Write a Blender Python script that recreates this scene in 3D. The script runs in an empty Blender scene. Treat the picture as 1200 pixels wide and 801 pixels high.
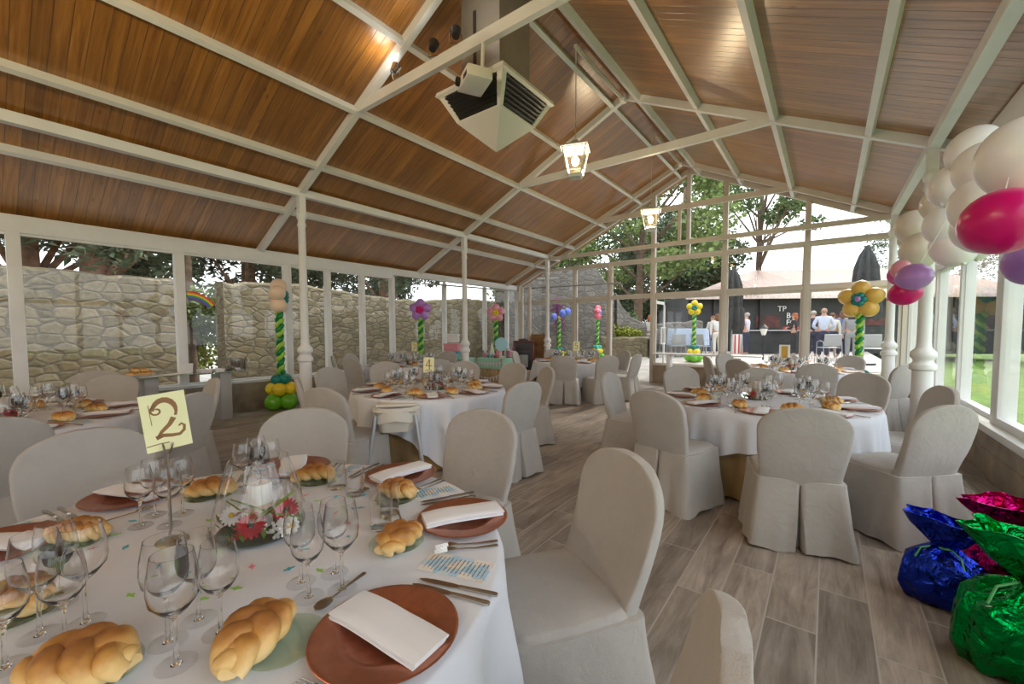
import bpy, bmesh, math, random
from mathutils import Vector, Matrix, noise
C = bpy.context.scene
PI = math.pi
random.seed(7)
# ------------------------------------------------------------ camera, sky, sun, exposure
cam_d = bpy.data.cameras.new('camera'); cam = bpy.data.objects.new('camera', cam_d); C.collection.objects.link(cam)
rt = Vector((0.79702667, 0.60393854, -0.00259373)); up = Vector((-0.02854661, 0.04196253, 0.99871129)); fw = Vector((-0.60326908, 0.79592549, -0.05068566))
m = Matrix.Identity(4)
for i in range(3): m[i][0] = rt[i]; m[i][1] = up[i]; m[i][2] = -fw[i]
m[2][3] = 1.45
cam.matrix_world = m
cam_d.sensor_width = 36; cam_d.lens = 36 * 487.63 / 1200; cam_d.shift_y = 11.27 / 1200; cam_d.clip_start = .03; cam_d.clip_end = 300
C.camera = cam
C.view_settings.view_transform = 'Standard'; C.view_settings.look = 'None'; C.view_settings.gamma = 1; C.view_settings.use_curve_mapping = False
C.view_settings.exposure = 0.30
W = bpy.data.worlds.new('sky'); C.world = W; W.use_nodes = True
bg = W.node_tree.nodes['Background']; bg.inputs[0].default_value = (.93, .97, 1, 1); bg.inputs[1].default_value = 2.45
sd = bpy.data.lights.new('sun', 'SUN'); sd.energy = 2.6; sd.angle = .12; sd.color = (1, .93, .82)
sun = bpy.data.objects.new('sun', sd); C.collection.objects.link(sun)
sun.rotation_euler = Vector((-.10, -.78, -.58)).to_track_quat('-Z', 'Y').to_euler()
FLOOD = 10
C.cycles.transparent_max_bounces = 40; C.cycles.max_bounces = 10; C.cycles.transmission_bounces = 10; C.cycles.sample_clamp_indirect = 6

# ------------------------------------------------------------ materials
def newmat(name):
    M = bpy.data.materials.new(name); M.use_nodes = True; nt = M.node_tree
    return M, nt, nt.nodes['Principled BSDF']
def N(nt, t, **kw):
    n = nt.nodes.new(t)
    for k, v in kw.items():
        if k in n.inputs: n.inputs[k].default_value = v
        else: setattr(n, k, v)
    return n
def ramp(nt, fac, stops):
    r = nt.nodes.new('ShaderNodeValToRGB'); e = r.color_ramp.elements
    while len(e) < len(stops): e.new(.5)
    for q, (p, c) in zip(e, stops): q.position = p; q.color = (*c, 1)
    nt.links.new(fac, r.inputs[0]); return r.outputs[0]
def bump(nt, b, h, s=.2, d=.01):
    n = N(nt, 'ShaderNodeBump', Strength=s, Distance=d); nt.links.new(h, n.inputs['Height']); nt.links.new(n.outputs[0], b.inputs['Normal'])
def coords(nt, scale=(1, 1, 1), rot=(0, 0, 0), kind='Object'):
    t = nt.nodes.new('ShaderNodeTexCoord'); q = nt.nodes.new('ShaderNodeMapping'); q.inputs['Scale'].default_value = scale; q.inputs['Rotation'].default_value = rot
    nt.links.new(t.outputs[kind], q.inputs[0]); return q.outputs[0]
def plain(name, col, rough=.5, metal=0., var=0., vs=8., bs=0., bscale=60., spec=.5, coat=0., sub=0.):
    M, nt, b = newmat(name)
    b.inputs['Base Color'].default_value = (*col, 1); b.inputs['Roughness'].default_value = rough; b.inputs['Metallic'].default_value = metal
    b.inputs['Specular IOR Level'].default_value = spec; b.inputs['Coat Weight'].default_value = coat
    if sub: b.inputs['Subsurface Weight'].default_value = sub; b.inputs['Subsurface Radius'].default_value = (.02, .01, .006)
    v = coords(nt)
    if var:
        n = N(nt, 'ShaderNodeTexNoise', Scale=vs, Detail=4.); nt.links.new(v, n.inputs['Vector'])
        c0 = tuple(max(0, x * (1 - var)) for x in col); c1 = tuple(min(1, x * (1 + var)) for x in col)
        nt.links.new(ramp(nt, n.outputs[0], [(.3, c0), (.7, c1)]), b.inputs['Base Color'])
    if bs:
        n = N(nt, 'ShaderNodeTexNoise', Scale=bscale, Detail=3.); nt.links.new(v, n.inputs['Vector']); bump(nt, b, n.outputs[0], bs, .005)
    return M
def glass_mat(name, tint=(1, 1, 1), rough=.0, strength=1.0):
    M = bpy.data.materials.new(name); M.use_nodes = True; nt = M.node_tree; nt.nodes.clear()
    o = nt.nodes.new('ShaderNodeOutputMaterial'); t = N(nt, 'ShaderNodeBsdfTransparent', Color=(*tint, 1)); g = N(nt, 'ShaderNodeBsdfGlossy', Roughness=rough)
    f = N(nt, 'ShaderNodeLayerWeight', Blend=.5); pw = N(nt, 'ShaderNodeMath', operation='POWER'); pw.inputs[1].default_value = 5; nt.links.new(f.outputs['Facing'], pw.inputs[0])
    ma = N(nt, 'ShaderNodeMath', operation='MULTIPLY_ADD'); ma.inputs[1].default_value = .95; ma.inputs[2].default_value = .045; nt.links.new(pw.outputs[0], ma.inputs[0])
    mu = N(nt, 'ShaderNodeMath', operation='MULTIPLY'); mu.inputs[1].default_value = strength; mu.use_clamp = True
    x = nt.nodes.new('ShaderNodeMixShader'); nt.links.new(ma.outputs[0], mu.inputs[0]); nt.links.new(mu.outputs[0], x.inputs[0])
    nt.links.new(t.outputs[0], x.inputs[1]); nt.links.new(g.outputs[0], x.inputs[2]); nt.links.new(x.outputs[0], o.inputs[0]); return M
MT = {}
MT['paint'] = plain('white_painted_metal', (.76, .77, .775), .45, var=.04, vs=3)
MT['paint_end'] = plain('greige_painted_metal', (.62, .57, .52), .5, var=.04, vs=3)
MT['pane'] = glass_mat('window_glass', (.965, .975, .97), 0, .85)
def mat_ceiling():
    M, nt, b = newmat('varnished_pine_boards'); L = nt.links
    v = coords(nt)
    s = nt.nodes.new('ShaderNodeSeparateXYZ'); L.new(v, s.inputs[0])
    bw = N(nt, 'ShaderNodeMath', operation='DIVIDE'); L.new(s.outputs['Y'], bw.inputs[0]); bw.inputs[1].default_value = .125
    fl = N(nt, 'ShaderNodeMath', operation='FLOOR'); L.new(bw.outputs[0], fl.inputs[0])
    fr = N(nt, 'ShaderNodeMath', operation='FRACT'); L.new(bw.outputs[0], fr.inputs[0])
    wn = N(nt, 'ShaderNodeTexWhiteNoise', noise_dimensions='1D'); L.new(fl.outputs[0], wn.inputs['W'])
    cx = nt.nodes.new('ShaderNodeCombineXYZ'); mx = N(nt, 'ShaderNodeMath', operation='MULTIPLY'); L.new(s.outputs['X'], mx.inputs[0]); mx.inputs[1].default_value = .9
    L.new(mx.outputs[0], cx.inputs[0]); my = N(nt, 'ShaderNodeMath', operation='MULTIPLY'); L.new(s.outputs['Y'], my.inputs[0]); my.inputs[1].default_value = 16; L.new(my.outputs[0], cx.inputs[1])
    mz = N(nt, 'ShaderNodeMath', operation='MULTIPLY'); L.new(wn.outputs['Value'], mz.inputs[0]); mz.inputs[1].default_value = 30; L.new(mz.outputs[0], cx.inputs[2])
    n1 = N(nt, 'ShaderNodeTexNoise', Scale=1.6, Detail=6., Roughness=.65, Distortion=.6); L.new(cx.outputs[0], n1.inputs['Vector'])
    col = ramp(nt, n1.outputs[0], [(.25, (.175, .064, .010)), (.5, (.35, .148, .026)), (.75, (.51, .24, .055))])
    vo = N(nt, 'ShaderNodeTexVoronoi', Scale=1.0); c2 = nt.nodes.new('ShaderNodeCombineXYZ'); a = N(nt, 'ShaderNodeMath', operation='MULTIPLY'); L.new(s.outputs['X'], a.inputs[0]); a.inputs[1].default_value = 2.6
    a2 = N(nt, 'ShaderNodeMath', operation='MULTIPLY'); L.new(s.outputs['Y'], a2.inputs[0]); a2.inputs[1].default_value = 6; L.new(a.outputs[0], c2.inputs[0]); L.new(a2.outputs[0], c2.inputs[1]); L.new(c2.outputs[0], vo.inputs['Vector'])
    kn = ramp(nt, vo.outputs['Distance'], [(.03, (.35, .3, .3)), (.11, (1, 1, 1))])
    m1 = N(nt, 'ShaderNodeMixRGB', blend_type='MULTIPLY'); m1.inputs[0].default_value = .8; L.new(col, m1.inputs[1]); L.new(kn, m1.inputs[2])
    br = ramp(nt, wn.outputs['Value'], [(0, (.72, .70, .68)), (1, (1.12, 1.1, 1.05))])
    m2 = N(nt, 'ShaderNodeMixRGB', blend_type='MULTIPLY'); m2.inputs[0].default_value = .9; L.new(m1.outputs[0], m2.inputs[1]); L.new(br, m2.inputs[2])
    ga = ramp(nt, fr.outputs[0], [(0, (.1, .08, .07)), (.045, (1, 1, 1)), (.955, (1, 1, 1)), (1, (.1, .08, .07))])
    m3 = N(nt, 'ShaderNodeMixRGB', blend_type='MULTIPLY'); m3.inputs[0].default_value = .85; L.new(m2.outputs[0], m3.inputs[1]); L.new(ga, m3.inputs[2])
    L.new(m3.outputs[0], b.inputs['Base Color']); b.inputs['Roughness'].default_value = .30; b.inputs['Specular IOR Level'].default_value = .8; b.inputs['Coat Weight'].default_value = .5; b.inputs['Coat Roughness'].default_value = .28
    bump(nt, b, ga, .5, .006)
    return M
MT['ceiling'] = mat_ceiling()
def mat_floor():
    M, nt, b = newmat('wood_look_floor_tiles'); L = nt.links
    v = coords(nt, (1, 1, 1), (0, 0, PI / 2))
    bk = N(nt, 'ShaderNodeTexBrick', offset=.37, offset_frequency=2, squash=1.0); L.new(v, bk.inputs['Vector'])
    for k, val in dict(Scale=1.0, Color1=(0, 0, 0, 1), Color2=(1, 1, 1, 1), Mortar=(.5, .5, .5, 1)).items(): bk.inputs[k].default_value = val
    bk.inputs['Mortar Size'].default_value = .004; bk.inputs['Brick Width'].default_value = 1.2; bk.inputs['Row Height'].default_value = .215; bk.inputs['Mortar Smooth'].default_value = .1
    mp = nt.nodes.new('ShaderNodeMapping'); mp.inputs['Scale'].default_value = (9, 1.1, 1); t = nt.nodes.new('ShaderNodeTexCoord'); L.new(t.outputs['Object'], mp.inputs[0])
    ad = nt.nodes.new('ShaderNodeVectorMath'); L.new(mp.outputs[0], ad.inputs[0]); sc = nt.nodes.new('ShaderNodeVectorMath'); sc.operation = 'SCALE'; sc.inputs['Scale'].default_value = 17; L.new(bk.outputs['Color'], sc.inputs[0]); L.new(sc.outputs[0], ad.inputs[1])
    n1 = N(nt, 'ShaderNodeTexNoise', Scale=1.5, Detail=7., Roughness=.7, Distortion=.8); L.new(ad.outputs[0], n1.inputs['Vector'])
    col = ramp(nt, n1.outputs[0], [(.28, (.175, .142, .12)), (.48, (.32, .272, .235)), (.72, (.52, .46, .405))])
    n2 = N(nt, 'ShaderNodeTexNoise', Scale=2.2, Detail=3.); L.new(t.outputs['Object'], n2.inputs['Vector'])
    bl = ramp(nt, n2.outputs[0], [(.3, (.72, .70, .68)), (.7, (1.1, 1.1, 1.1))])
    m1 = N(nt, 'ShaderNodeMixRGB', blend_type='MULTIPLY'); m1.inputs[0].default_value = .8; L.new(col, m1.inputs[1]); L.new(bl, m1.inputs[2])
    br = ramp(nt, bk.outputs['Color'], [(0, (.78, .77, .76)), (1, (1.15, 1.13, 1.1))])
    m2 = N(nt, 'ShaderNodeMixRGB', blend_type='MULTIPLY'); m2.inputs[0].default_value = 1; L.new(m1.outputs[0], m2.inputs[1]); L.new(br, m2.inputs[2])
    m3 = N(nt, 'ShaderNodeMixRGB'); L.new(bk.outputs['Fac'], m3.inputs[0]); L.new(m2.outputs[0], m3.inputs[1]); m3.inputs[2].default_value = (.46, .42, .38, 1)
    L.new(m3.outputs[0], b.inputs['Base Color']); b.inputs['Roughness'].default_value = .42
    iv = N(nt, 'ShaderNodeMath', operation='SUBTRACT'); iv.inputs[0].default_value = 1; L.new(bk.outputs['Fac'], iv.inputs[1]); bump(nt, b, iv.outputs[0], .4, .004)
    return M
MT['floor'] = mat_floor()
def mat_stone(name, scale, cols, mortar, stretch=(1, 1, 1.9), bs=.9, mw=.07):
    M, nt, b = newmat(name); L = nt.links
    v = coords(nt, stretch)
    nz = N(nt, 'ShaderNodeTexNoise', Scale=1.4, Detail=3.); L.new(v, nz.inputs['Vector'])
    ad = nt.nodes.new('ShaderNodeMixRGB'); ad.inputs[0].default_value = .16; L.new(v, ad.inputs[1]); L.new(nz.outputs['Color'], ad.inputs[2])
    vo = N(nt, 'ShaderNodeTexVoronoi', Scale=scale, Randomness=.9); L.new(ad.outputs[0], vo.inputs['Vector'])
    ve = N(nt, 'ShaderNodeTexVoronoi', Scale=scale, Randomness=.9, feature='DISTANCE_TO_EDGE'); L.new(ad.outputs[0], ve.inputs['Vector'])
    s = nt.nodes.new('ShaderNodeSeparateColor'); L.new(vo.outputs['Color'], s.inputs[0])
    base = ramp(nt, s.outputs[0], [(i / (len(cols) - 1), c) for i, c in enumerate(cols)])
    n2 = N(nt, 'ShaderNodeTexNoise', Scale=9., Detail=6., Roughness=.7); L.new(v, n2.inputs['Vector'])
    sp = ramp(nt, n2.outputs[0], [(.3, (.6, .58, .56)), (.7, (1.2, 1.2, 1.2))])
    m1 = N(nt, 'ShaderNodeMixRGB', blend_type='MULTIPLY'); m1.inputs[0].default_value = .9; L.new(base, m1.inputs[1]); L.new(sp, m1.inputs[2])
    e = ramp(nt, ve.outputs['Distance'], [(mw * .35, (0, 0, 0)), (mw, (1, 1, 1))])
    m2 = nt.nodes.new('ShaderNodeMixRGB'); L.new(e, m2.inputs[0]); m2.inputs[1].default_value = (*mortar, 1); L.new(m1.outputs[0], m2.inputs[2])
    L.new(m2.outputs[0], b.inputs['Base Color']); b.inputs['Roughness'].default_value = .9
    h = ramp(nt, ve.outputs['Distance'], [(0, (0, 0, 0)), (mw * 2.2, (1, 1, 1))]); h2 = N(nt, 'ShaderNodeMixRGB'); h2.inputs[0].default_value = .25; L.new(h, h2.inputs[1]); L.new(n2.outputs[0], h2.inputs[2])
    bump(nt, b, h2.outputs[0], bs * .6, .05)
    return M
MT['wall_paint'] = plain('cream_wall_paint', (.62, .57, .5), .8)
SC = [(.165, .135, .078), (.25, .21, .128), (.20, .167, .102), (.30, .255, .168), (.225, .178, .10)]
MT['stone'] = mat_stone('rubble_stone_masonry', 4.3, SC, (.15, .13, .095), (1, 1, 1.75))
MT['stone_grey'] = mat_stone('grey_rubble_masonry', 3.8, [(.15, .14, .12), (.23, .215, .195), (.19, .175, .16), (.27, .255, .23)], (.15, .143, .13), (1, 1, 1.6))
MT['plinth'] = plain('brown_stone_tile', (.30, .235, .175), .6, var=.3, vs=4, bs=.2, bscale=20)
MT['leaf_dark'] = plain('dark_conifer_foliage', (.055, .085, .035), .7, var=.45, vs=1.2)
MT['leaf_pine'] = plain('grey_green_pine_foliage', (.085, .115, .06), .7, var=.4, vs=1.5)
MT['leaf_fresh'] = plain('fresh_green_leaves', (.17, .235, .065), .6, var=.4, vs=1.0)
MT['leaf_mid'] = plain('mid_green_leaves', (.095, .16, .045), .65, var=.4, vs=1.0)
MT['leaf_yellow'] = plain('yellow_green_shrub_leaves', (.30, .34, .05), .6, var=.4, vs=2)
MT['bark'] = plain('rough_bark', (.14, .095, .065), .9, var=.4, vs=7, bs=.6, bscale=25)
MT['bark_red'] = plain('reddish_pine_bark', (.21, .12, .08), .9, var=.4, vs=6, bs=.6, bscale=20)
MT['yard'] = plain('pale_courtyard_paving', (.56, .52, .47), .85, var=.18, vs=3, bs=.2, bscale=15)
MT['lawn'] = plain('lawn_grass', (.16, .27, .05), .9, var=.35, vs=5, bs=.5, bscale=60)
# ------------------------------------------------------------ mesh helpers
class MB:
    def __init__(s): s.b = bmesh.new()
    def box(s, c, d, R=None, bev=0):
        t = bmesh.new(); bmesh.ops.create_cube(t, size=1)
        for v in t.verts: v.co = Vector((v.co.x * d[0], v.co.y * d[1], v.co.z * d[2]))
        if bev: bmesh.ops.bevel(t, geom=t.edges[:], offset=bev, segments=2, affect='EDGES', profile=.5)
        M = Matrix.Translation(Vector(c)) @ (R.to_4x4() if R else Matrix.Identity(4))
        return s.add(t, M)
    def add(s, t, M=None):
        vs = []
        for v in t.verts: vs.append(s.b.verts.new(M @ v.co if M else v.co))
        t.verts.index_update()
        for f in t.faces:
            try:
                g = s.b.faces.new([vs[v.index] for v in f.verts]); g.smooth = True
            except ValueError: pass
        t.free(); return s
    def rings(s, R, close=True, cap0=True, cap1=True):
        V = [[s.b.verts.new(Vector(p)) for p in r] for r in R]; n = len(V[0])
        for a, b in zip(V, V[1:]):
            for i in range(n if close else n - 1):
                j = (i + 1) % n
                f = s.b.faces.new((a[i], a[j], b[j], b[i])); f.smooth = True
        if close and cap0: s.b.faces.new(V[0][::-1]).smooth = True
        if close and cap1: s.b.faces.new(V[-1]).smooth = True
        return s
    def lathe(s, prof, n=24, c=(0, 0, 0), cap=True):
        return s.rings([[(c[0] + r * math.cos(2 * PI * i / n), c[1] + r * math.sin(2 * PI * i / n), c[2] + z) for i in range(n)] for r, z in prof], True, cap, cap)
    def tube(s, pts, rad, n=8):
        pts = [Vector(p) for p in pts]; k = len(pts)
        rad = rad if hasattr(rad, '__len__') else [rad] * k
        R = []; pv = None
        for i, p in enumerate(pts):
            d = (pts[min(i + 1, k - 1)] - pts[max(i - 1, 0)]).normalized()
            if pv is None: a = Vector((0, 0, 1)) if abs(d.z) < .9 else Vector((1, 0, 0)); u = d.cross(a).normalized()
            else: u = (pv - d * pv.dot(d)).normalized()
            pv = u; w = d.cross(u)
            R.append([p + (u * math.cos(2 * PI * j / n) + w * math.sin(2 * PI * j / n)) * rad[i] for j in range(n)])
        return s.rings(R)
    def ball(s, c, r, n=16, m=10, R=None):
        r = r if hasattr(r, '__len__') else (r, r, r)
        t = bmesh.new(); bmesh.ops.create_uvsphere(t, u_segments=n, v_segments=m, radius=1)
        M = Matrix.Translation(Vector(c)) @ (R.to_4x4() if R else Matrix.Identity(4)) @ Matrix.Diagonal((*r, 1)); return s.add(t, M)
    def prism(s, poly, h0, h1, axis='z'):
        f = {'z': lambda p, h: (p[0], p[1], h), 'y': lambda p, h: (p[0], h, p[1]), 'x': lambda p, h: (h, p[0], p[1])}[axis]
        a = [s.b.verts.new(f(p, h0)) for p in poly]; b = [s.b.verts.new(f(p, h1)) for p in poly]; n = len(poly)
        s.b.faces.new(a[::-1]); s.b.faces.new(b)
        for i in range(n): s.b.faces.new((a[i], a[(i + 1) % n], b[(i + 1) % n], b[i]))
        return s
    def face(s, pts):
        s.b.faces.new([s.b.verts.new(Vector(p)) for p in pts]).smooth = True; return s
    def build(s, name, mat, parent=None, ang=35, loc=None, rz=None):
        bmesh.ops.recalc_face_normals(s.b, faces=s.b.faces[:])
        me = bpy.data.meshes.new(name); s.b.to_mesh(me); s.b.free()
        for p in me.polygons: p.use_smooth = True
        me.set_sharp_from_angle(angle=math.radians(ang))
        me.materials.append(MT[mat] if isinstance(mat, str) else mat)
        o = bpy.data.objects.new(name, me); C.collection.objects.link(o)
        if parent: o.parent = parent
        if loc: o.location = loc
        if rz is not None: o.rotation_euler.z = rz
        return o
def tag(o, label, cat, group=None, kind=None):
    o['label'] = label; o['category'] = cat
    if group: o['group'] = group
    if kind: o['kind'] = kind
    return o
def thing(name, label, cat, loc=(0, 0, 0), rz=0, group=None):
    o = bpy.data.objects.new(name, None); C.collection.objects.link(o); o.empty_display_size = .1
    o.location = loc; o.rotation_euler.z = rz
    return tag(o, label, cat, group)
def struct(name, mb, mat, label=None, cat=None, **k):
    o = mb.build(name, mat, **k); o['kind'] = 'structure'
    if label: o['label'] = label
    if cat: o['category'] = cat
    return o
KIDS = {}
def dup(root, loc=None, rz=None, label=None, group=None):
    def cp(o, par):
        c = o.copy(); C.collection.objects.link(c)
        if par: c.parent = par
        for ch in o.children: cp(ch, c)
        return c
    r = cp(root, None)
    if loc is not None: r.location = loc
    if rz is not None: r.rotation_euler = (0, 0, rz)
    if label: r['label'] = label
    if group: r['group'] = group
    return r
def rotz(a): return Matrix.Rotation(a, 3, 'Z')
def bar(mb, p0, p1, w, h, upv=(0, 0, 1)):
    """rectangular bar, its underside's centre line on p0-p1"""
    p0 = Vector(p0); p1 = Vector(p1); d = (p1 - p0).normalized(); u = Vector(upv); x = d.cross(u).normalized(); u = x.cross(d).normalized()
    R = [[p + x * w / 2, p + x * w / 2 + u * h, p - x * w / 2 + u * h, p - x * w / 2] for p in (p0, p1)]
    return mb.rings(R)
# ------------------------------------------------------------ the hall's shell
XL, XR, XM, ZR, SL = -6.951, .969, -2.99, 5.535, .472
XWL, XWR, YB, YE = -8.573, 1.30, -9.0, 11.65
BAYS = [3.448, 7.297, 10.99]
def RZ(x): return ZR - SL * abs(x - XM)
struct('floor', MB().box((-3.6, 1.35, -.06), (10.4, 20.8, .12)), 'floor')
n = math.sqrt(1 + SL * SL)
for nm, x0, x1 in (('ceiling', XWL - .35, XM), ('ceiling', XM, XWR + .35)):
    p = MB().prism([(x0, RZ(x0) + .125), (x1, RZ(x1) + .125), (x1, RZ(x1) + .2), (x0, RZ(x0) + .2)], YB, YE + .45, 'y')
    struct(nm, p, 'ceiling')
for y in BAYS + [YE]:
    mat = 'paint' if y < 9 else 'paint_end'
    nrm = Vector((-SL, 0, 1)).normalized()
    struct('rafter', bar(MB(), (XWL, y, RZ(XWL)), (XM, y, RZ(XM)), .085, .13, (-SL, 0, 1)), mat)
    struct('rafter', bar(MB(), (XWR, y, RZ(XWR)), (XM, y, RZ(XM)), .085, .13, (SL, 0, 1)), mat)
for x in (-6.355, -5.299, -4.247, -3.2, -7.419):
    struct('purlin', bar(MB(), (x, YB, RZ(x) + .012), (x, YE, RZ(x) + .012), .065, .115, (-SL, 0, 1)), 'paint')
for x in (-2.76, -1.786, -.73, .342):
    struct('purlin', bar(MB(), (x, YB, RZ(x) + .012), (x, YE, RZ(x) + .012), .075, .115, (SL, 0, 1)), 'paint')
for x in (XL, XR):
    struct('eaves_beam', bar(MB(), (x, YB, RZ(x) - .02), (x, YE, RZ(x) - .02), .11, .12), 'paint')
for y in BAYS:
    zt = 4.46
    m_ = MB(); bar(m_, (-5.24, y, zt), (-.74, y, zt), .07, .13)
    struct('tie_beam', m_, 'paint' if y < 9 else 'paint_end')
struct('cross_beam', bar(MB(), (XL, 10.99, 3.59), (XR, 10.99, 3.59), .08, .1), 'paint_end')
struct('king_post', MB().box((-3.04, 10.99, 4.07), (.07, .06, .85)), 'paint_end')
def column(x, y, k=1.0):
    pr_ = [(.15, 0), (.15, .08), (.125, .1), (.118, .9), (.118, .93), (.15, .95), (.155, .98), (.15, 1.01), (.122, 1.03), (.112, 1.06), (.122, 1.08), (.145, 1.10), (.15, 1.13), (.142, 1.17), (.105, 1.2), (.088, 1.23), (.082, 1.3), (.07, 3.15), (.085, 3.17), (.085, 3.2), (.072, 3.22), (.072, 3.27), (.09, 3.29), (.1, 3.33), (.1, 3.36)]
    b = MB().lathe([(r * k, z) for r, z in pr_], 28); b.box((0, 0, 3.5), (.13 * k, .13 * k, .3))
    o = struct('column', b, 'paint', 'white cast iron column with ringed pedestal under the roof beam', 'column', loc=(x, y, 0), ang=40)
    return o
for y in BAYS: column(XL, y, .8)
for y in BAYS[1:]: column(XR, y, .86)
# --- left wall towards the stone garden wall
struct('baseboard_left', MB().box((XWL, 1.3, .25), (.22, 20.7, .5), bev=.008), 'plinth')
struct('trim_1', MB().box((XWL, 1.3, .525), (.26, 20.7, .05), bev=.006), 'paint')
struct('wall_left', MB().box((XWL - .02, -1.3, 2.865), (.16, 15.4, .23), bev=.006), 'paint')
struct('trim_2', MB().box((XWL - .02, 9.03, 2.92), (.12, 5.3, .12), bev=.006), 'paint')
win_n = [0]
def window(axis, c, u0, u1, z0, z1, fw_=.05, mat='paint', depth=.06, pane='pane'):
    """a glazed bay: frame and one pane; axis 'x' = wall at x=c running along y"""
    win_n[0] += 1
    e = bpy.data.objects.new('window_%d' % win_n[0], None); C.collection.objects.link(e); e['kind'] = 'structure'
    b = MB()
    def bx(ua, ub, za, zb, d, m2):
        if axis == 'x': m2.box((c, (ua + ub) / 2, (za + zb) / 2), (d, ub - ua, zb - za))
        else: m2.box(((ua + ub) / 2, c, (za + zb) / 2), (ub - ua, d, zb - za))
    bx(u0, u1, z0, z0 + fw_, depth, b); bx(u0, u1, z1 - fw_, z1, depth, b); bx(u0, u0 + fw_, z0 + fw_, z1 - fw_, depth, b); bx(u1 - fw_, u1, z0 + fw_, z1 - fw_, depth, b)
    f = b.build('window_frame', mat, e)
    g = MB()
    # a single sheet of glass
    if axis == 'x': g.face([(c, u0 + fw_, z0 + fw_), (c, u1 - fw_, z0 + fw_), (c, u1 - fw_, z1 - fw_), (c, u0 + fw_, z1 - fw_)])
    else: g.face([(u0 + fw_, c, z0 + fw_), (u1 - fw_, c, z0 + fw_), (u1 - fw_, c, z1 - fw_), (u0 + fw_, c, z1 - fw_)])
    g.build('pane', pane, e)
    return e
LM = [-8.9, -6.9, -5.05, -3.2, -1.35, .45, 2.204, 3.926, 4.764, 5.592, 6.422, 8.18, 9.01, 9.9, 11.03, 11.6]
for a, b in zip(LM, LM[1:]):
    top = 2.75 if b < 6.5 else 2.86
    w = .05 if b < 4 else .05
    window('x', XWL, a, b, .55, top, .035 if a > 6 else .03)
for y in LM:
    w = .13 if y < 4 else (.10 if y < 7 else .08)
    struct('window_post', MB().box((XWL, y, 1.65), (.13, w, 2.22), bev=.005), 'paint')
struct('wall_rear', MB().prism([(XWL - .1, 0), (XWR + .15, 0), (XWR + .15, RZ(XWR) + .1), (XM, ZR + .12), (XWL - .1, RZ(XWL) + .1)], YB - .2, YB, 'y'), 'wall_paint')
# --- end wall towards the courtyard
EM = [-8.5, -6.35, -5.167, -3.90, -2.108, -.419, 1.25]
ZH, ZU = 2.40, 3.39
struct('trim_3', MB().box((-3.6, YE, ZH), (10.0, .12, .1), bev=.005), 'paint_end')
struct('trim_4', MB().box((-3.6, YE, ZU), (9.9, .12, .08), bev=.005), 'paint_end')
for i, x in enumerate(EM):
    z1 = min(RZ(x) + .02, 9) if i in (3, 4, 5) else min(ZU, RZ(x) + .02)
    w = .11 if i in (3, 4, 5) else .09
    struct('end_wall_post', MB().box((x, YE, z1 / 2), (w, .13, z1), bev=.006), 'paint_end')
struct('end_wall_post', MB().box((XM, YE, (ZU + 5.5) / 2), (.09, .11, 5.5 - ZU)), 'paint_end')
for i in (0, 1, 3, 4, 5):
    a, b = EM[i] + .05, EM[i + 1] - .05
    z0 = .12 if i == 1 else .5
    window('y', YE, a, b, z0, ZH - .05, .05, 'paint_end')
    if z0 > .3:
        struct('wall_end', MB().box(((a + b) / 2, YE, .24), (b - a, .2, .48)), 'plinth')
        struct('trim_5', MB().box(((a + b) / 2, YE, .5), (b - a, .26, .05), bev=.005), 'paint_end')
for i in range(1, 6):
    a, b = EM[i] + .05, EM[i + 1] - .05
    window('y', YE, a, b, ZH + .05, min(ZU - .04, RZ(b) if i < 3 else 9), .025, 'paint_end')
GX = [-6.6, -3.90, XM, -2.108, -.419, 1.0]
for a, b in zip(GX, GX[1:]):   # gable glass under the rafters
    win_n[0] += 1
    e = bpy.data.objects.new('window_%d' % win_n[0], None); C.collection.objects.link(e); e['kind'] = 'structure'
    g = MB(); zt = lambda x: max(RZ(x) + .06, ZU + .05)
    g.face([(a, YE, ZU + .04), (b, YE, ZU + .04), (b, YE, zt(b)), (a, YE, zt(a))]); g.build('pane', 'pane', e)
    bar(MB(), (a, YE, ZU + .035), (b, YE, ZU + .035), .05, .03).build('window_frame', 'paint_end', e)
# --- right wall towards the lawn
struct('baseboard_right', MB().box((XWR + .08, 1.3, .235), (.2, 20.7, .47), bev=.008), 'plinth')
struct('trim_6', MB().box((XWR + .02, 1.3, .255), (.11, 20.7, .03), bev=.006), 'plinth')
struct('trim_7', MB().box((XWR + .06, 1.3, .505), (.3, 20.7, .07), bev=.008), 'paint')
RM = [-8.9, -7.2, -5.0, -2.6, -.2, 2.2, 4.1, 5.98, 7.49, 8.99, 10.4, 11.6]
for a, b in zip(RM, RM[1:]):
    if b > 6.2: window('x', XWR + .06, a, b, .54, 2.36, .05); window('x', XWR + .06, a, b, 2.40, RZ(XWR) - .18, .03)
    else:
        window('x', XWR + .09, a, (a + b) / 2 + .05, .54, 2.36, .07); window('x', XWR + .03, (a + b) / 2 - .05, b, .54, 2.36, .07); window('x', XWR + .06, a, b, 2.40, RZ(XWR) - .18, .03)
for y in RM:
    struct('window_post', MB().box((XWR + .06, y, 2.0), (.13, .2 if abs(y - 5.98) < .1 else .08, 2.95), bev=.008), 'paint')
struct('trim_8', MB().box((XWR + .06, 1.3, 2.38), (.14, 20.7, .06), bev=.005), 'paint')
struct('wall_right', MB().box((XWR + .05, 1.3, 3.40), (.16, 20.7, .28), bev=.006), 'paint')
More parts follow.
